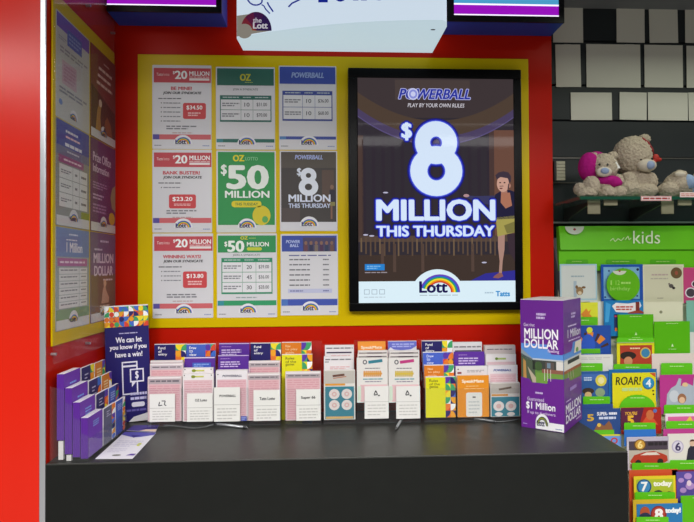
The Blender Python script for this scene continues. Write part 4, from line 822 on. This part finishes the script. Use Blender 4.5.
# ================================================================== glass shelf, tags
ZS = onY(640, 196.4, 1.61).z
shf = thing('glass_shelf', 'green edged glass shelf carrying the plush bears on the slatted wall', 'shelf', (1.2, YS-.004, ZS)); O = shf.location
SX0 = onY(580, 198, 1.61).x
MB().box(SX0, 1.61, ZS-.010, 2.0, YS-.004, ZS).build('glass_plate', GLASS, parent=shf, origin=O)
MB().box(SX0, 1.6085, ZS-.010, 2.0, 1.6098, ZS).build('front_edge', M('#16503c', rough=.15, spec=.5), parent=shf, origin=O, )
BEI = M('#8f8a70', rough=.45)
for u in (591.5, 664.5):
    x = onY(u, 205, 1.66).x
    MB().prism([Vector((x, 1.65, ZS-.0105)), Vector((x, YS-.004, ZS-.0105)), Vector((x, YS-.004, ZS-.07)), Vector((x, 1.80, ZS-.045))], (.006, 0, 0)).build('bracket_arm', M('#2b2c2a', rough=.5), parent=shf, origin=O)
    MB().box(x-.020, 1.645, ZS-.052, x+.021, 1.648, ZS-.0105).box(x-.018, 1.643, ZS-.050, x+.019, 1.6448, ZS-.047).build('bracket_clip', BEI, parent=shf, origin=O)
    MB().box(x+.026, 1.630, ZS-.026, x+.070, 1.634, ZS-.0105).build('bracket_clip', BEI, parent=shf, origin=O)
o, a = px_sheet('price_tag', 'white price tag with red print on the shelf edge below the large bear', 'price tag', (641, 196, 671.6, 200.8), 1.6065, t=.001, col='#efe0de'); a.frame(641.2, 196.2, 671.4, 200.6, .5, '#d88a88', 1); a.bars(643, 197.4, 669.6, 199.4, 1, '#a83a3a', 2, .8); a.build('lettering', o)
o, a = px_sheet('price_tag', 'pale pink tag on the shelf edge in front of the blue dressed bear', 'price tag', (680, 192.2, 702, 197.2), 1.6065, t=.001, col='#efdcd8'); a.bars(681, 193, 701, 196.4, 2, '#d88a80', 2, .5); a.build('lettering', o)
c = onY(558.5, 170.5, 1.80); bk = thing('wall_bracket', 'small off-white ribbed bracket on the slatted wall beside the red panel', 'bracket', (c.x, YS-.001, c.z-.036)); O = bk.location
m = MB()
for i in range(6): m.box(c.x-.006, 1.80, c.z-.034+i*.0115, c.x+.024, 1.806, c.z-.034+i*.0115+.0095)
m.box(c.x-.004, 1.8055, c.z-.034, c.x+.022, 1.81, c.z+.033).build('ribbed_face', M('#a9a690', rough=.4), parent=bk, origin=O)
MB().box(c.x-.013, 1.803, c.z-.036, c.x-.0065, YS-.001, c.z+.036).build('side_arm', M('#1d1e1e', rough=.4), parent=bk, origin=O)

# ================================================================== plush bears
FUR = M('#b3a693', rough=.95, spec=.1, vary=.25, scale=160, bump=1); FURL = M('#b5aa98', rough=.95, spec=.1, vary=.2, scale=60, bump=.8)
tex = bpy.data.textures.new('fur_clumps', 'CLOUDS'); tex.noise_scale = .006
def P(u, v, Y, dz=0): return onY(u, v, Y)
def blob(name, parts, m, parent, O, vox=.0026, disp=.009):
    """one continuous fluffy surface from overlapping ellipsoids (u, v, depth, half width px, half height px, half depth m)"""
    b = MB()
    for u, v, Y, rx, rz, ry in parts:
        k = Y/FPX; b.ell(onY(u, v, Y), (rx*k, ry, rz*k), 20, 12)
    for p in b.v: p.z = max(p.z, ZS+.004)
    me = bpy.data.meshes.new(name); me.from_pydata([tuple(p-Vector(O)) for p in b.v], [], b.f); me.update()
    o = bpy.data.objects.new(name, me); C.objects.link(o); me.materials.append(m)
    rm = o.modifiers.new('merge', 'REMESH'); rm.mode = 'VOXEL'; rm.voxel_size = vox; rm.use_smooth_shade = True
    sm_ = o.modifiers.new('smooth', 'SMOOTH'); sm_.iterations = 3
    if disp: d = o.modifiers.new('fur', 'DISPLACE'); d.texture = tex; d.texture_coords = 'LOCAL'; d.strength = disp; d.mid_level = .4
    o.parent = parent; return o
def orb(name, u, v, Y, rx, rz, ry, m, parent, O):
    k = Y/FPX; return MB().ell(onY(u, v, Y), (rx*k, ry, rz*k), 20, 12).build(name, m, parent=parent, origin=O, smooth=True)
NOSE = M('#8c9cbc', rough=.6, spec=.3); EYE_ = M('#15130f', rough=.15, spec=.5); MAG = M('#a81c78', rough=.9, spec=.1, vary=.15, scale=80, bump=.3)
# small bear, pink hood
Yb = 1.68
base = onY(600, 196, Yb); t = thing('plush_bear', 'small grey plush bear in a magenta hood and shirt at left on the glass shelf', 'plush toy', (base.x, Yb, ZS)); O = t.location
blob('body', [(603.5, 168, Yb, 13.5, 14.5, .040), (603, 189, Yb+.005, 14, 11, .04), (591, 187, Yb-.035, 8, 11, .028), (579.5, 189, Yb-.02, 5, 6, .022), (587, 194, Yb-.045, 9, 6.5, .024), (607, 193, Yb-.045, 8, 6.5, .03), (619, 192, Yb-.04, 7, 6, .02), (618, 182, Yb-.01, 5, 8, .02), (612.5, 156, Yb+.012, 4.5, 4.5, .014), (593, 157, Yb+.012, 4.5, 4.5, .014)], FUR, t, O)
blob('hood', [(589, 167, Yb+.012, 10.5, 15, .034), (596, 163, Yb+.024, 12, 12, .028), (592, 179, Yb+.010, 8, 7, .026)], MAG, t, O, disp=.002)
blob('shirt', [(606, 182, Yb-.002, 14.5, 6.8, .045), (612, 184, Yb-.012, 8.5, 6, .040)], MAG, t, O, disp=.0015)
orb('muzzle', 604, 172, Yb-.036, 8, 5.2, .016, M('#cfc6b8', rough=.9, spec=.1, bump=.4), t, O); orb('nose', 605, 170.8, Yb-.050, 4.4, 3.2, .008, NOSE, t, O)
for u in (599.5, 607.5): orb('eye', u, 164.6, Yb-.0385, 1.2, 1.4, .003, EYE_, t, O)
q = [onY(u, v, Yb-.03) for u, v in ((609.5, 160), (614.5, 158.6), (620.5, 168), (612.5, 169.2))]
MB().prism(q, (0, .001, 0)).build('white_tag', M('#e6e8e4', rough=.5), parent=t, origin=O)
# large bear, red ribbon
Yb = 1.74
base = onY(636, 196, Yb); t = thing('plush_bear', 'large grey plush bear with a red ribbon bow sitting in the middle of the shelf', 'plush toy', (base.x, Yb, ZS)); O = t.location
blob('body', [(632, 156, Yb, 19, 20, .055), (636, 184, Yb+.005, 17, 16, .05), (650, 182, Yb-.03, 7, 10, .022), (628, 189, Yb-.04, 13, 8, .03), (645, 191, Yb-.045, 12, 7, .035), (618.5, 160, Yb+.004, 5.5, 8, .018), (644, 139.5, Yb+.012, 6, 5.5, .016), (628, 182, Yb-.03, 8, 10, .03)], FUR, t, O)
orb('muzzle', 646.5, 165.5, Yb-.048, 10, 6.6, .022, M('#c2b8a8', rough=.9, spec=.1, bump=.4), t, O); orb('nose', 650.5, 165, Yb-.066, 4.4, 4.4, .010, NOSE, t, O)
for u in (641, 652): orb('eye', u, 159, Yb-.050+(.014 if u > 645 else 0), 1.4, 1.6, .003, EYE_, t, O)
REDR = M('#8e2028', rough=.6)
MB().tube([onY(642, 138, Yb-.03), onY(647.5, 143, Yb-.034), onY(651.5, 149.5, Yb-.03), onY(653, 155, Yb-.02)], [.004, .006, .006, .004], 8).build('ribbon', REDR, parent=t, origin=O, smooth=True)
blob('bow', [(655.5, 158, Yb-.012, 3.6, 4.2, .010), (658.5, 159.6, Yb-.012, 3.4, 2.2, .008), (653.5, 162, Yb-.012, 2.6, 3, .008)], M('#b02a22', rough=.6), t, O, vox=.002, disp=0)
# third bear, blue clothing
Yb = 1.69
base = onY(688, 195, Yb); t = thing('plush_bear', 'grey plush bear in pale blue clothing lying at the right end of the shelf', 'plush toy', (base.x, Yb, ZS)); O = t.location
blob('body', [(678, 185, Yb, 13, 12.5, .045), (692, 188, Yb, 14, 9, .045), (668, 190, Yb-.01, 9, 8, .035), (708, 180, Yb, 14, 14, .045), (679, 176, Yb-.016, 7, 5.5, .025)], FUR, t, O)
blob('clothing', [(694, 187, Yb-.010, 10, 10, .045), (688, 182, Yb-.03, 6, 8, .024), (697, 183, Yb-.04, 6, 5, .02)], M('#8fa6c6', rough=.9, spec=.1, vary=.1, scale=70, bump=.3), t, O, disp=.0015)
orb('paw_pad', 680, 174.5, Yb-.032, 5.5, 3.2, .012, M('#c9bfae', rough=.9, spec=.1), t, O)

# ================================================================== greeting card rack
def YC(v): return 1.800-(v-264)/241*.2
GRN = '#62b80e'
rx0, rx1 = onY(561, 300, 1.80).x, 1.62
zt = onY(640, 226, 1.80).z; zh = onY(640, 262, 1.80).z
rk = thing('card_rack', 'stepped greeting card rack with bright green header on the slatted wall', 'rack', ((rx0+rx1)/2, 1.82, .3)); O = rk.location
MB().prism([Vector((rx0, YC(264)+.045, zh)), Vector((rx0, YC(640)+.085, .30)), Vector((rx0, YC(640)+.097, .30)), Vector((rx0, YC(264)+.057, zh))], (rx1-rx0, 0, 0)).build('back_panel', M('#cfd3b8', rough=.5), parent=rk, origin=O)
hp = MB().box(rx0, 1.8125, zh-.03, rx1, 1.830, zt).build('header_panel', M('#68c80a', rough=.45, vary=.06, scale=5), parent=rk, origin=O)
zf = onY(640, 249.5, 1.800).z
hf = MB().prism([Vector((rx0, 1.8110, zt+.001)), Vector((rx0, 1.8118, zt+.001)), Vector((rx0, 1.8118, zf)), Vector((rx0, 1.7990, zf))], (rx1-rx0, 0, 0)).build('header_flap', M('#66c40a', rough=.45, vary=.10, scale=7), parent=rk, origin=O)
def plane_map(Yp): return lambda u, v, l: onY(u, v, Yp)+Vector((0, -LAY*l, 0))
a = Art(plane_map(1.798)); a.text('kids', 633, 230.8, 660, 243.6, '#e2f2cc', 2, .0); a.line([(610, 241), (613, 238.4), (615, 241.6), (618, 238.6), (621, 240.8), (624, 237.4)], .8, '#d2ecb0', 2); a.line([(625, 240), (628, 236), (629, 240), (631, 238)], .8, '#d2ecb0', 2); a.build('lettering', hf, origin=O, label='thin pale lettering reading kids')
a.ell(574.5, 226.4, 9.5, 8, '#cfd8c6', 1, 180, 360, 18); a.ell(574.5, 229.4, 1.4, 1.2, '#a04a48', 2, n=10); a.build('round_label', hf, origin=O, label='pale half round label')
q = [onY(552.5, 238, 1.84), onY(558, 238, 1.83), onY(563, 300, 1.80), onY(557, 300, 1.83)]
MB().prism(q, (0, .012, 0)).build('side_arm', M('#55585a', rough=.5), parent=rk, origin=O)
for v, xs in ((262.3, ((566, 588), (606, 636), (650, 676))), ):
    for x0, x1 in xs: a = Art(plane_map(1.8105)); a.rrect(x0, 259.6, x1, 263.4, 1, '#4fae0a', 1); a.bars(x0+6, 261, x1-6, 262, 1, '#b6e07a', 2); a.build('label_tab', hp, origin=O)
def tab(x0, y0, x1, y1, Yk, r=1.2, arch=False):
    """green label strip at the front of a rack pocket, with the ledge the card stands on"""
    a0, b0 = onY(x0, y1, Yk), onY(x1, y0, Yk)
    p = MB().box(a0.x, Yk, a0.z-.004, b0.x, min(Yk+.022, 1.85), a0.z).build('pocket', M('#9fc27a', rough=.4), parent=rk, origin=O)
    a = Art(plane_map(Yk))
    if arch: a.ell((x0+x1)/2, y1, (x1-x0)/2, (y1-y0), '#5cc010', 1, 0, 180, 20)
    else: a.rrect(x0, y0, x1, y1, r, '#5cc010', 1)
    xm = (x0+x1)/2; ym = y0+min(3.2, (y1-y0)*.45); a.bars(xm-7, ym-.6, xm+7, ym+.6, 1, '#c6eca0', 2)
    a.build('label_tab', p, origin=O)
def gcard(rect, label, col, draw=None, dY=0, t=.0016, name='greeting_card', cat='card', behind=None):
    Yk = YC(rect[1])+dY
    o, a = px_sheet(name, label, cat, rect, Yk, t=t, col=col, matkw=dict(rough=.35))
    if draw: draw(a, o)
    return Yk
R_ = 'greeting_card'
# column behind the purple box
def f(a, o):
    a.frame(560, 264, 597, 300, 1.4, '#a9cfdc', 1); a.bars(571, 275, 584, 277.6, 1, '#9fb4ba'); a.build('cover_print', o)
    a.ell(579.5, 291, 3.6, 4.2, '#9a7a50', 2, n=16); a.ell(579.5, 293, 2, 1.8, '#d9c9a8', 3, n=12); a.ell(576.5, 287, 1.4, 1.8, '#7a5c38', 3, n=10); a.ell(583.5, 287.4, 2, 1.2, '#7a5c38', 3, n=10); a.rect(573.5, 281, 576.5, 297, '#a9bcc8', 1); a.build('printed_puppy', o)
gcard((560, 264, 597, 302), 'pale card with small brown printed puppy, top left of the rack', '#d6dcd6', f)
gcard((590, 301.5, 606, 334), 'plain white card edge behind the yellow card in the left column', '#d9dcd2', None)
def f(a, o): a.poly([(581, 314), (584, 311), (586, 308.5), (588.5, 311.5), (591, 309.5), (589.5, 314), (592, 317), (583, 317)], '#e08a2a', 2); a.build('printed_shape', o)
Y = gcard((563, 302.5, 598, 327), 'yellow card with orange shape beside the top of the purple box', '#dfe03a', f, -.002); tab(566, 317, 597.6, 325, Y-.004)
def f(a, o):
    for i in range(7):
        a0 = 20+i*20; a.ring(590, 352, 20, 20, 12, 12, '#e68a2a' if i % 2 else '#4a2a18', 2, a0, a0+(18 if i % 2 else 8), 6)
    a.ell(588, 345, 7, 11, '#2a5ac6', 3, n=18); a.ell(589.5, 330, 3, 3, '#d9dc3a', 4, n=14); a.rect(580, 348.6, 600, 353.5, '#5fba1c', 4); a.build('printed_picture', o)
gcard((572, 325.4, 611, 355), 'blue card with an orange striped arch right of the purple box', '#2650a8', f)
def f(a, o): a.bars(578, 357, 611, 360, 2, '#c6c6c2'); a.build('lettering', o)
Y = gcard((568, 354.6, 613, 372), 'white card with faint print in the left column', '#dcdcd6', f); tab(572, 363.2, 602.6, 370.8, Y-.004)
def f(a, o):
    a.rect(575, 374, 608, 380, '#3f6ab0', 1); a.ell(601, 380.5, 5.6, 5.8, '#d9cb4a', 2); a.ell(601, 380.5, 3.2, 3.4, '#e8dfa0', 3); a.bars(584, 376.6, 592, 381, 2, '#c6d6ea', 2); a.build('cover_print', o, label='yellow round badge')
    a.ell(588, 391, 6, 3.2, '#3a2a20', 2, n=16); a.ell(588, 395, 3.6, 3.4, '#d2b078', 3, n=14); a.ell(600, 392.5, 5, 4.4, '#8aa07a', 2, n=16); a.rect(584, 397, 592, 402, '#c8b45a', 2); a.build('printed_picture', o)
Y = gcard((572, 371.4, 611.4, 405), 'blue card with yellow round badge and two small heads, left column', '#2f5c9a', f); tab(583, 396.4, 610, 404.6, Y-.004)
gcard((574, 404.2, 613, 420), 'blue card edge standing behind the blue space card', '#2a4a88', None)
def f(a, o):
    a.text('SUPER-', 597, 412, 608, 415.6, '#dfe0ec', 2, .05); a.bars(609, 412.2, 617, 415.2, 1, '#dfe0ec', 2, .8); a.bars(599, 416.6, 616, 419.6, 1, '#c9d0e6', 2, .8); a.text('5', 587, 414, 594, 421, '#d2a83a', 2, .08); a.build('lettering', o)
    a.poly([(594, 430), (597, 425), (601, 423.6), (604, 426), (609, 421), (611.5, 424.6), (613, 430)], '#8a5a3a', 2); a.ell(599, 425, 2, 2, '#e0b84a', 3, n=10); a.rect(594, 430, 614, 434.5, '#5fba1c', 3); a.rect(598, 434.5, 620, 436.2, '#d2c63a', 3); a.rect(600, 436.2, 621, 450, '#6a96d8', 2); a.ring(614, 441, 3.6, 3.2, 2, 1.8, '#c23a3a', 3, n=16); a.build('printed_picture', o)
gcard((574, 408.6, 620.6, 452), 'dark blue card with a gold 5 just behind the counter corner', '#2a4a86', f)
# second column
def f(a, o):
    a.rect(603.6, 267, 639.5, 299, '#7fb6dc', 1); a.ell(637.8, 269.6, 1.4, 1.4, '#15203a', 2, n=10)
    for p in ((609, 270.8), (623, 268.6), (630.5, 271), (633, 272.4), (605, 297), (637, 296)): a.ell(p[0], p[1], 1.1, .9, '#2a3f7a', 2, n=8)
    a.build('cover_print', o)
gcard((601.2, 264.4, 643.2, 303), 'royal blue framed card behind the round green sign', '#1f55b4', f)
w_, h_, b_ = px_box((606.6, 268.2, 640, 301.4), 1.785)
dm = MB()
pts = [onY(623.3+16.7*math.cos(i*math.pi/16), 284.8-16.6*math.sin(i*math.pi/16), 1.786) for i in range(32)]
sg2 = dm.prism(pts[::-1], (0, .0015, 0)).build('round_sign', M(GRN, rough=.4), origin=Vector((b_.x, 1.786, b_.z))); tag(sg2, 'round green sign with pale lettering hung over the blue card', 'sign')
a = Art(plane_map(1.7855)); O2 = sg2.location
a.ell(619.5, 270, 7, 5, '#d6dac6', 1, 190, 350, 16); a.ell(619.5, 271, 1.2, 1, '#a04a48', 2, n=8); a.build('top_label', sg2, origin=O2, label='pale half round label'); a.text('1', 610.4, 280.4, 611.8, 285, '#a6e06a', 2, 0); a.text('12', 615.6, 280.4, 619.6, 285, '#a6e06a', 2, 0); a.bars(621, 281.4, 630.6, 284.4, 1, '#a6e06a', 2, .7); a.text('birthday', 610, 286.6, 630, 291.6, '#a6e06a', 2, 0); a.build('lettering', sg2, origin=O2)
def f(a, o):
    a.poly([(612, 306), (616, 302.6), (628, 303.6), (640, 301.8), (641.5, 306), (638, 310), (628, 312.6), (616, 312)], '#e9e4e4', 2); a.bars(616, 305.6, 633, 310.6, 2, '#c24a3a', 3, .6); a.text('1', 635.6, 302, 639.4, 310.6, '#7a2a1c', 4, .06); a.ell(636, 313.6, 8, 3.6, '#9a3a2a', 1, 0, 180, 16); a.rect(614, 314, 619, 330, '#1c2a5a', 2); a.rect(614.5, 315.4, 618.6, 317, '#c23a50', 3); a.rect(614.6, 327.6, 617, 331, '#d8702a', 3); a.poly([(606, 302), (611, 304), (608.5, 322), (605, 322)], '#3fa0d8', 1); a.build('printed_picture', o)
gcard((604, 300.4, 643.6, 336), 'bright blue card with white cloud and a figure 1 below the round sign', '#1c7ab8', f, -.014)
def gdiv(rect, lb, emb=True):
    x0, y0, x1, y1 = rect
    def f(a, o):
        a.bars((x0+x1)/2-6, y0+1.6, (x0+x1)/2+6, y0+2.6, 1, '#bfe69a'); xm = (x0+x1)/2
        if emb: a.poly([(xm-1.2, y1-8), (xm+1.2, y1-8), (xm, y1-11)], '#d6f0b8', 2); a.bars(xm-4, y1-6, xm+4, y1-5, 1, '#bfe69a')
        a.build('lettering', o)
    return f
def divider(rect, lb): return gcard(rect, lb, '#58b40c', gdiv(rect, lb), -.010, .0025, 'card_divider', 'divider')
divider((618, 314.4, 653.6, 343), 'green divider card in front of the bright blue card with a figure 1'); divider((654.4, 321.4, 690, 354.6), 'green divider card in front of the plain cream card')
divider((681.4, 495.6, 716, 540), 'tall green divider card at the lower right corner of the view')
def f(a, o):
    a.rect(620, 345.2, 652, 372, '#b03a22', 1); a.ell(628, 355.6, 8, 4.2, '#2a1a14', 2, n=18); a.ell(628, 361, 4.4, 4.6, '#c98a62', 3, n=14); a.bars(630, 347, 640, 349.6, 1, '#e6c9a0'); a.build('printed_picture', o)
    a.ell(645.4, 353, 5.4, 5.6, '#d2b04a', 2); a.ell(645.4, 353, 4.2, 4.4, '#3a80a6', 3); a.build('round_badge', o, label='blue badge with gold rim')
Y = gcard((617, 338, 654.4, 372), 'yellow framed red card with dark hat picture and blue badge', '#ddd61e', f, -.012); tab(617, 337.6, 654, 342, Y-.003, .5); tab(613.6, 364, 651.4, 371.4, Y-.006)
gcard((609, 369.2, 657, 402), 'blue card showing as an edge behind the yellow ROAR card', '#1f6aa8', None, -.004)
def f(a, o):
    a.text('ROAR!', 615.6, 376.6, 640.4, 384.8, '#2c2a14', 2, .02, slant=.8); a.bars(622, 387, 642, 391.6, 1, '#b9d68a', 2, .7); a.build('lettering', o, label='hand drawn black lettering'); a.poly([(649.6, 373.2), (655.6, 373.2), (655.6, 377.6)], '#c8502a', 1)
    for p in ((628, 397), (631, 396), (634.6, 397), (640.8, 395.6), (653, 391), (653.4, 394.6)): a.ell(p[0], p[1], .9, .9, '#3a3010', 2, n=8)
    a.build('cover_print', o); a.ell(648.4, 383.4, 6, 6.2, '#145a8a', 2); a.ell(648.4, 383, 5.4, 5.6, '#2a8abc', 3); a.text('4', 645.6, 379.4, 651, 387, '#e6f0f4', 4, .04); a.build('round_badge', o, label='blue round badge with a figure 4')
Y = gcard((612.6, 372.8, 656, 411), 'yellow card reading ROAR with a blue badge 4', '#ddd41c', f, -.008); tab(619.6, 394.6, 655, 408, Y-.004, arch=True)
def f(a, o):
    a.text("YOU'RE", 624.4, 411.4, 637, 414.8, '#e0a83a', 2, .05, slant=.5); a.text('5', 627, 415.2, 634, 425, '#e6b42a', 2, .1); a.build('lettering', o); a.poly([(621, 407.8), (644, 407.8), (638, 430), (621, 430)], '#5a1c3a', 1); a.ell(650, 415, 4, 5, '#c86a3a', 2, n=14); a.ell(655, 411, 2, 2, '#5a70b0', 2, n=10); a.poly([(641, 424), (646, 417), (654, 419), (658, 425)], '#d2502a', 1); a.build('printed_picture', o)
Y = gcard((621.4, 407.4, 661.4, 434), 'red and plum card with a yellow 5 in the second column', '#a8281e', f); tab(624, 422.6, 655.4, 430.6, Y-.004)
gcard((624.4, 429.6, 656, 446), 'blue card edge below the red card with a yellow 5', '#2f70c0', None, -.001)
def f(a, o):
    a.rect(627.6, 437.4, 668.6, 441, '#b8b0c0', 1); a.rect(629, 441, 668, 450, '#4a3f4a', 1); a.ell(640, 444.6, 6, 5.6, '#6a4a20', 2); a.ell(640, 444.4, 4.8, 4.6, '#c8963a', 3); a.text('6', 637.4, 440.8, 642.6, 448, '#f0d88a', 4, .06); a.build('round_badge', o, label='gold badge with a figure 6')
    a.bars(648, 441.8, 667, 446, 1, '#2a2428', 2, .8); a.rect(629, 449.6, 668.6, 468, '#b9b0a0', 1); a.poly([(630, 461), (634, 455), (644, 452), (654, 451), (662, 453.6), (667, 456), (667.6, 461), (664, 463), (632, 463.6)], '#b23a22', 2); a.poly([(640, 455), (646, 452.4), (656, 452.2), (660, 455)], '#d8cfc0', 3); a.ell(638, 462.4, 3, 3, '#2a2420', 4, n=14); a.ell(660, 461.6, 3, 3, '#2a2420', 4, n=14); a.rect(630, 463.6, 668, 468, '#8a6a4a', 2); a.build('printed_picture', o, label='printed red car')
Y = gcard((627, 436.8, 669, 470), 'card with a printed red car and gold badge 6', '#c6bec6', f); tab(632, 462.8, 671, 471, Y-.004)
gcard((629.6, 469.6, 678, 524), 'orange red card edge standing behind the green and yellow card with a 7', '#c8502a', None)
def f(a, o):
    a.rect(636.4, 479, 673.4, 500, '#a9b82a', 1); a.ell(644, 486.4, 7.4, 7.6, '#1f4a7a', 2); a.ell(644, 486.2, 6, 6.2, '#3a86b8', 3); a.text('7', 640.8, 481.4, 647.6, 491, '#f0f0ec', 4, .06); a.build('round_badge', o, label='blue badge with a figure 7'); a.text('today', 653, 480.8, 672, 487.6, '#f0efe0', 2, .08); a.build('lettering', o)
    a.ell(658, 494, 5, 4, '#3a4438', 2, n=16); a.ell(669, 495, 4, 3.4, '#4a3a30', 2, n=14); a.build('printed_picture', o)
Y = gcard((634, 476, 675.6, 502), 'yellow framed green card with a blue badge 7', '#ddc828', f, -.006); tab(635, 492, 675, 501.6, Y-.004)
gcard((633.4, 499.4, 678, 540), 'yellow card edge standing behind the blue card with an 8', '#cfae26', None, -.006)
def f(a, o):
    a.ell(658.6, 514, 8, 8.4, '#8a2a24', 2); a.ell(658.6, 513.6, 6.6, 7, '#b03c30', 3); a.text('8', 654.4, 508.4, 663, 519.6, '#f2eeea', 4, .08); a.build('round_badge', o, label='red badge with a figure 8'); a.text('today!', 665, 507.8, 681, 514.6, '#eef2f4', 2, .08); a.build('lettering', o); a.ell(645, 512, 5, 6, '#b0502c', 2, n=16); a.ell(645, 517, 6, 5, '#2a2f4a', 3, n=16); a.build('printed_picture', o)
Y = gcard((637, 503.8, 682.4, 540), 'blue card with a red badge 8 at the bottom edge of the view', '#2a76b0', f, -.004); tab(636.4, 516.8, 668.6, 534, Y-.004)
# third column
def f(a, o):
    a.frame(643, 264.4, 684, 304, 1.6, '#e0dfbe', 1); a.bars(651.6, 273.4, 668, 276, 1, '#c0a8a2'); a.bars(650.6, 277.6, 668, 279.6, 1, '#b8b0a0'); a.bars(657, 297.6, 663, 298.6, 1, '#8a8278'); a.build('lettering', o); a.ell(676.4, 273, 5.6, 5.6, '#6a5230', 2); a.ell(676.4, 273, 1.6, 2.2, '#a0503a', 3, n=10); a.build('round_badge', o, label='brown round badge'); a.ell(671, 286, 2.4, 2, '#5a5450', 2, n=12); a.ell(673.4, 288, 1.6, 1.4, '#3a3430', 3, n=10); a.ell(669, 284, 1, 1.2, '#8a8478', 3, n=8); a.build('printed_picture', o)
gcard((643, 264.4, 684, 304), 'cream card with a brown round badge, top of the third column', '#d6d4b6', f)
def f(a, o): a.ell(661, 312, 1.6, 1.6, '#8a8a6a', 2, n=10); a.build('emblem', o)
gcard((643.4, 301.8, 683, 350), 'plain cream card with one small dark emblem below the brown badged card', '#dedcc0', f, -.004)
Y = gcard((652, 353.4, 704, 380), 'pale pink white card edge above the pink card with grey animal', '#dccfc6', None); tab(661, 363, 692.4, 377, Y-.006)
def f(a, o):
    a.poly([(666, 405), (667, 394), (671, 388), (676, 385), (679, 378), (681.5, 379), (680.6, 386), (688, 383.6), (693, 386), (694, 378), (697, 378), (698, 405)], '#aab4c0', 2); a.ell(674, 396, 5, 6, '#c6ccd2', 3, n=18); a.ell(681.6, 398.4, 4.4, 5, '#9a6a4a', 4, n=16); a.ell(681.6, 400, 3, 3.2, '#e0b894', 5, n=14); a.ell(685, 384.6, 3, 2.2, '#e0c090', 4, n=12); a.build('printed_picture', o, label='grey printed animal')
Y = gcard((660, 374.6, 704, 414), 'magenta pink card with a grey printed animal at the right edge of view', '#b8388a', f, -.004); tab(664, 404.8, 704, 413.6, Y-.004)
def f(a, o): a.rect(668, 416.4, 704, 440, '#d8629a', 1); a.poly([(686, 421), (690, 416), (693, 421)], '#e6c04a', 2); a.build('cover_print', o)
Y = gcard((665.6, 413.4, 704, 432), 'white framed pink card below the grey animal card', '#e9d6e2', f, -.002); tab(666, 421, 704, 429.6, Y-.004)
gcard((663.6, 428.6, 704, 470), 'pink card edge standing behind the white card with a 6', '#b8408a', None)
def f(a, o):
    a.ell(677.6, 446.4, 6, 6.4, '#b8b0c6', 2); a.ell(677.6, 446.4, 4.8, 5.2, '#d6d0de', 3); a.text('6', 675, 442.2, 680.6, 450.6, '#3a2f5a', 4, .05); a.build('round_badge', o, label='lilac badge with a figure 6'); a.poly([(686, 460), (688, 449), (691, 445), (695, 447), (700, 460)], '#2a2838', 2); a.ell(692, 443.4, 2.4, 3, '#d8b49a', 3, n=12); a.ell(692.4, 441.4, 2.8, 2, '#5a3a2a', 4, 0, 180, 10); a.build('printed_figure', o, label='small printed figure in a dark coat')
Y = gcard((668, 433.6, 704, 464), 'white card with a lilac badge 6 and dark coated figure', '#dedad0', f); tab(670, 460, 704, 471, Y-.004)
gcard((672, 469.6, 704, 480), 'dark red card edge in the third column above the purple card', '#7a2a3a', None)
def f(a, o):
    for p in ((681, 480, 3), (688, 476, 4), (690, 486, 4.6), (683, 490, 3.4)): a.ell(p[0], p[1], p[2], p[2]*.8, '#b08ac6', 2, n=14)
    a.ell(689, 483, 2.4, 3, '#e0c8d6', 3, n=12); a.build('printed_picture', o)
Y = gcard((676.6, 471.6, 704, 504), 'purple patterned card behind the tall green divider at lower right', '#5a4a9a', f)
# fourth column
def f(a, o): a.ell(690.5, 292.6, 5.6, 5.2, '#e9e4e8', 1); a.ell(690.5, 292.6, 4.4, 4.2, '#4a3f48', 2); a.ell(695, 284, 3.6, 3.4, '#e9e4e8', 1); a.ell(695, 284, 2.8, 2.6, '#3a3038', 2); a.build('printed_picture', o)
gcard((683.6, 267.4, 722, 303), 'pink card with a dark round picture cut off at the right edge', '#c8487e', f, .001)
gcard((686.6, 300.4, 722, 340), 'pale teal card cut off at the right edge of view', '#7fb8a6', None)
gcard((689, 332, 722, 372), 'white card behind the green divider at the right edge of view', '#d6d8d0', None)

# ================================================================== light
def lamp(name, loc, sx, sy, power, col=(1, 1, 1), rot=(0, 0, 0)):
    d = bpy.data.lights.new(name, 'AREA'); d.shape = 'RECTANGLE'; d.size = sx; d.size_y = sy; d.energy = power; d.color = col
    o = bpy.data.objects.new(name, d); C.objects.link(o); o.location = loc; o.rotation_euler = rot; return o
struct('shade_canopy', MB().box(LX, .12, 2.40, 2.3, 2.2, 2.5), M('#6f7274', rough=.7))  # unseen low slab, added to shade the upper part of the wall
for x in (-1.0, .35, 1.7):
    for y, p, sy in ((-.45, 30, .5), (-1.15, 26, .4), (-2.0, 34, .4)): lamp('ceiling_lamp', (x, y, 2.8), 1.0, sy, p, (1, .985, .96))
lamp('ceiling_lamp', (-2.1, -.8, 2.8), .8, .5, 20, (1, .985, .96))  # extra lamp, added to brighten the red front panel at left
lamp('slatwall_lamp', (1.45, 1.42, 2.39), 1.1, .06, 5, (.93, 1, .84), (-.35, 0, 0))
w = bpy.data.worlds.new('world'); sc.world = w; w.use_nodes = True
w.node_tree.nodes['Background'].inputs[0].default_value = (.95, .97, 1, 1); w.node_tree.nodes['Background'].inputs[1].default_value = .12
sc.view_settings.view_transform = 'Standard'; sc.view_settings.look = 'None'; sc.view_settings.exposure = 0; sc.view_settings.gamma = 1
sc.view_settings.use_curve_mapping = False
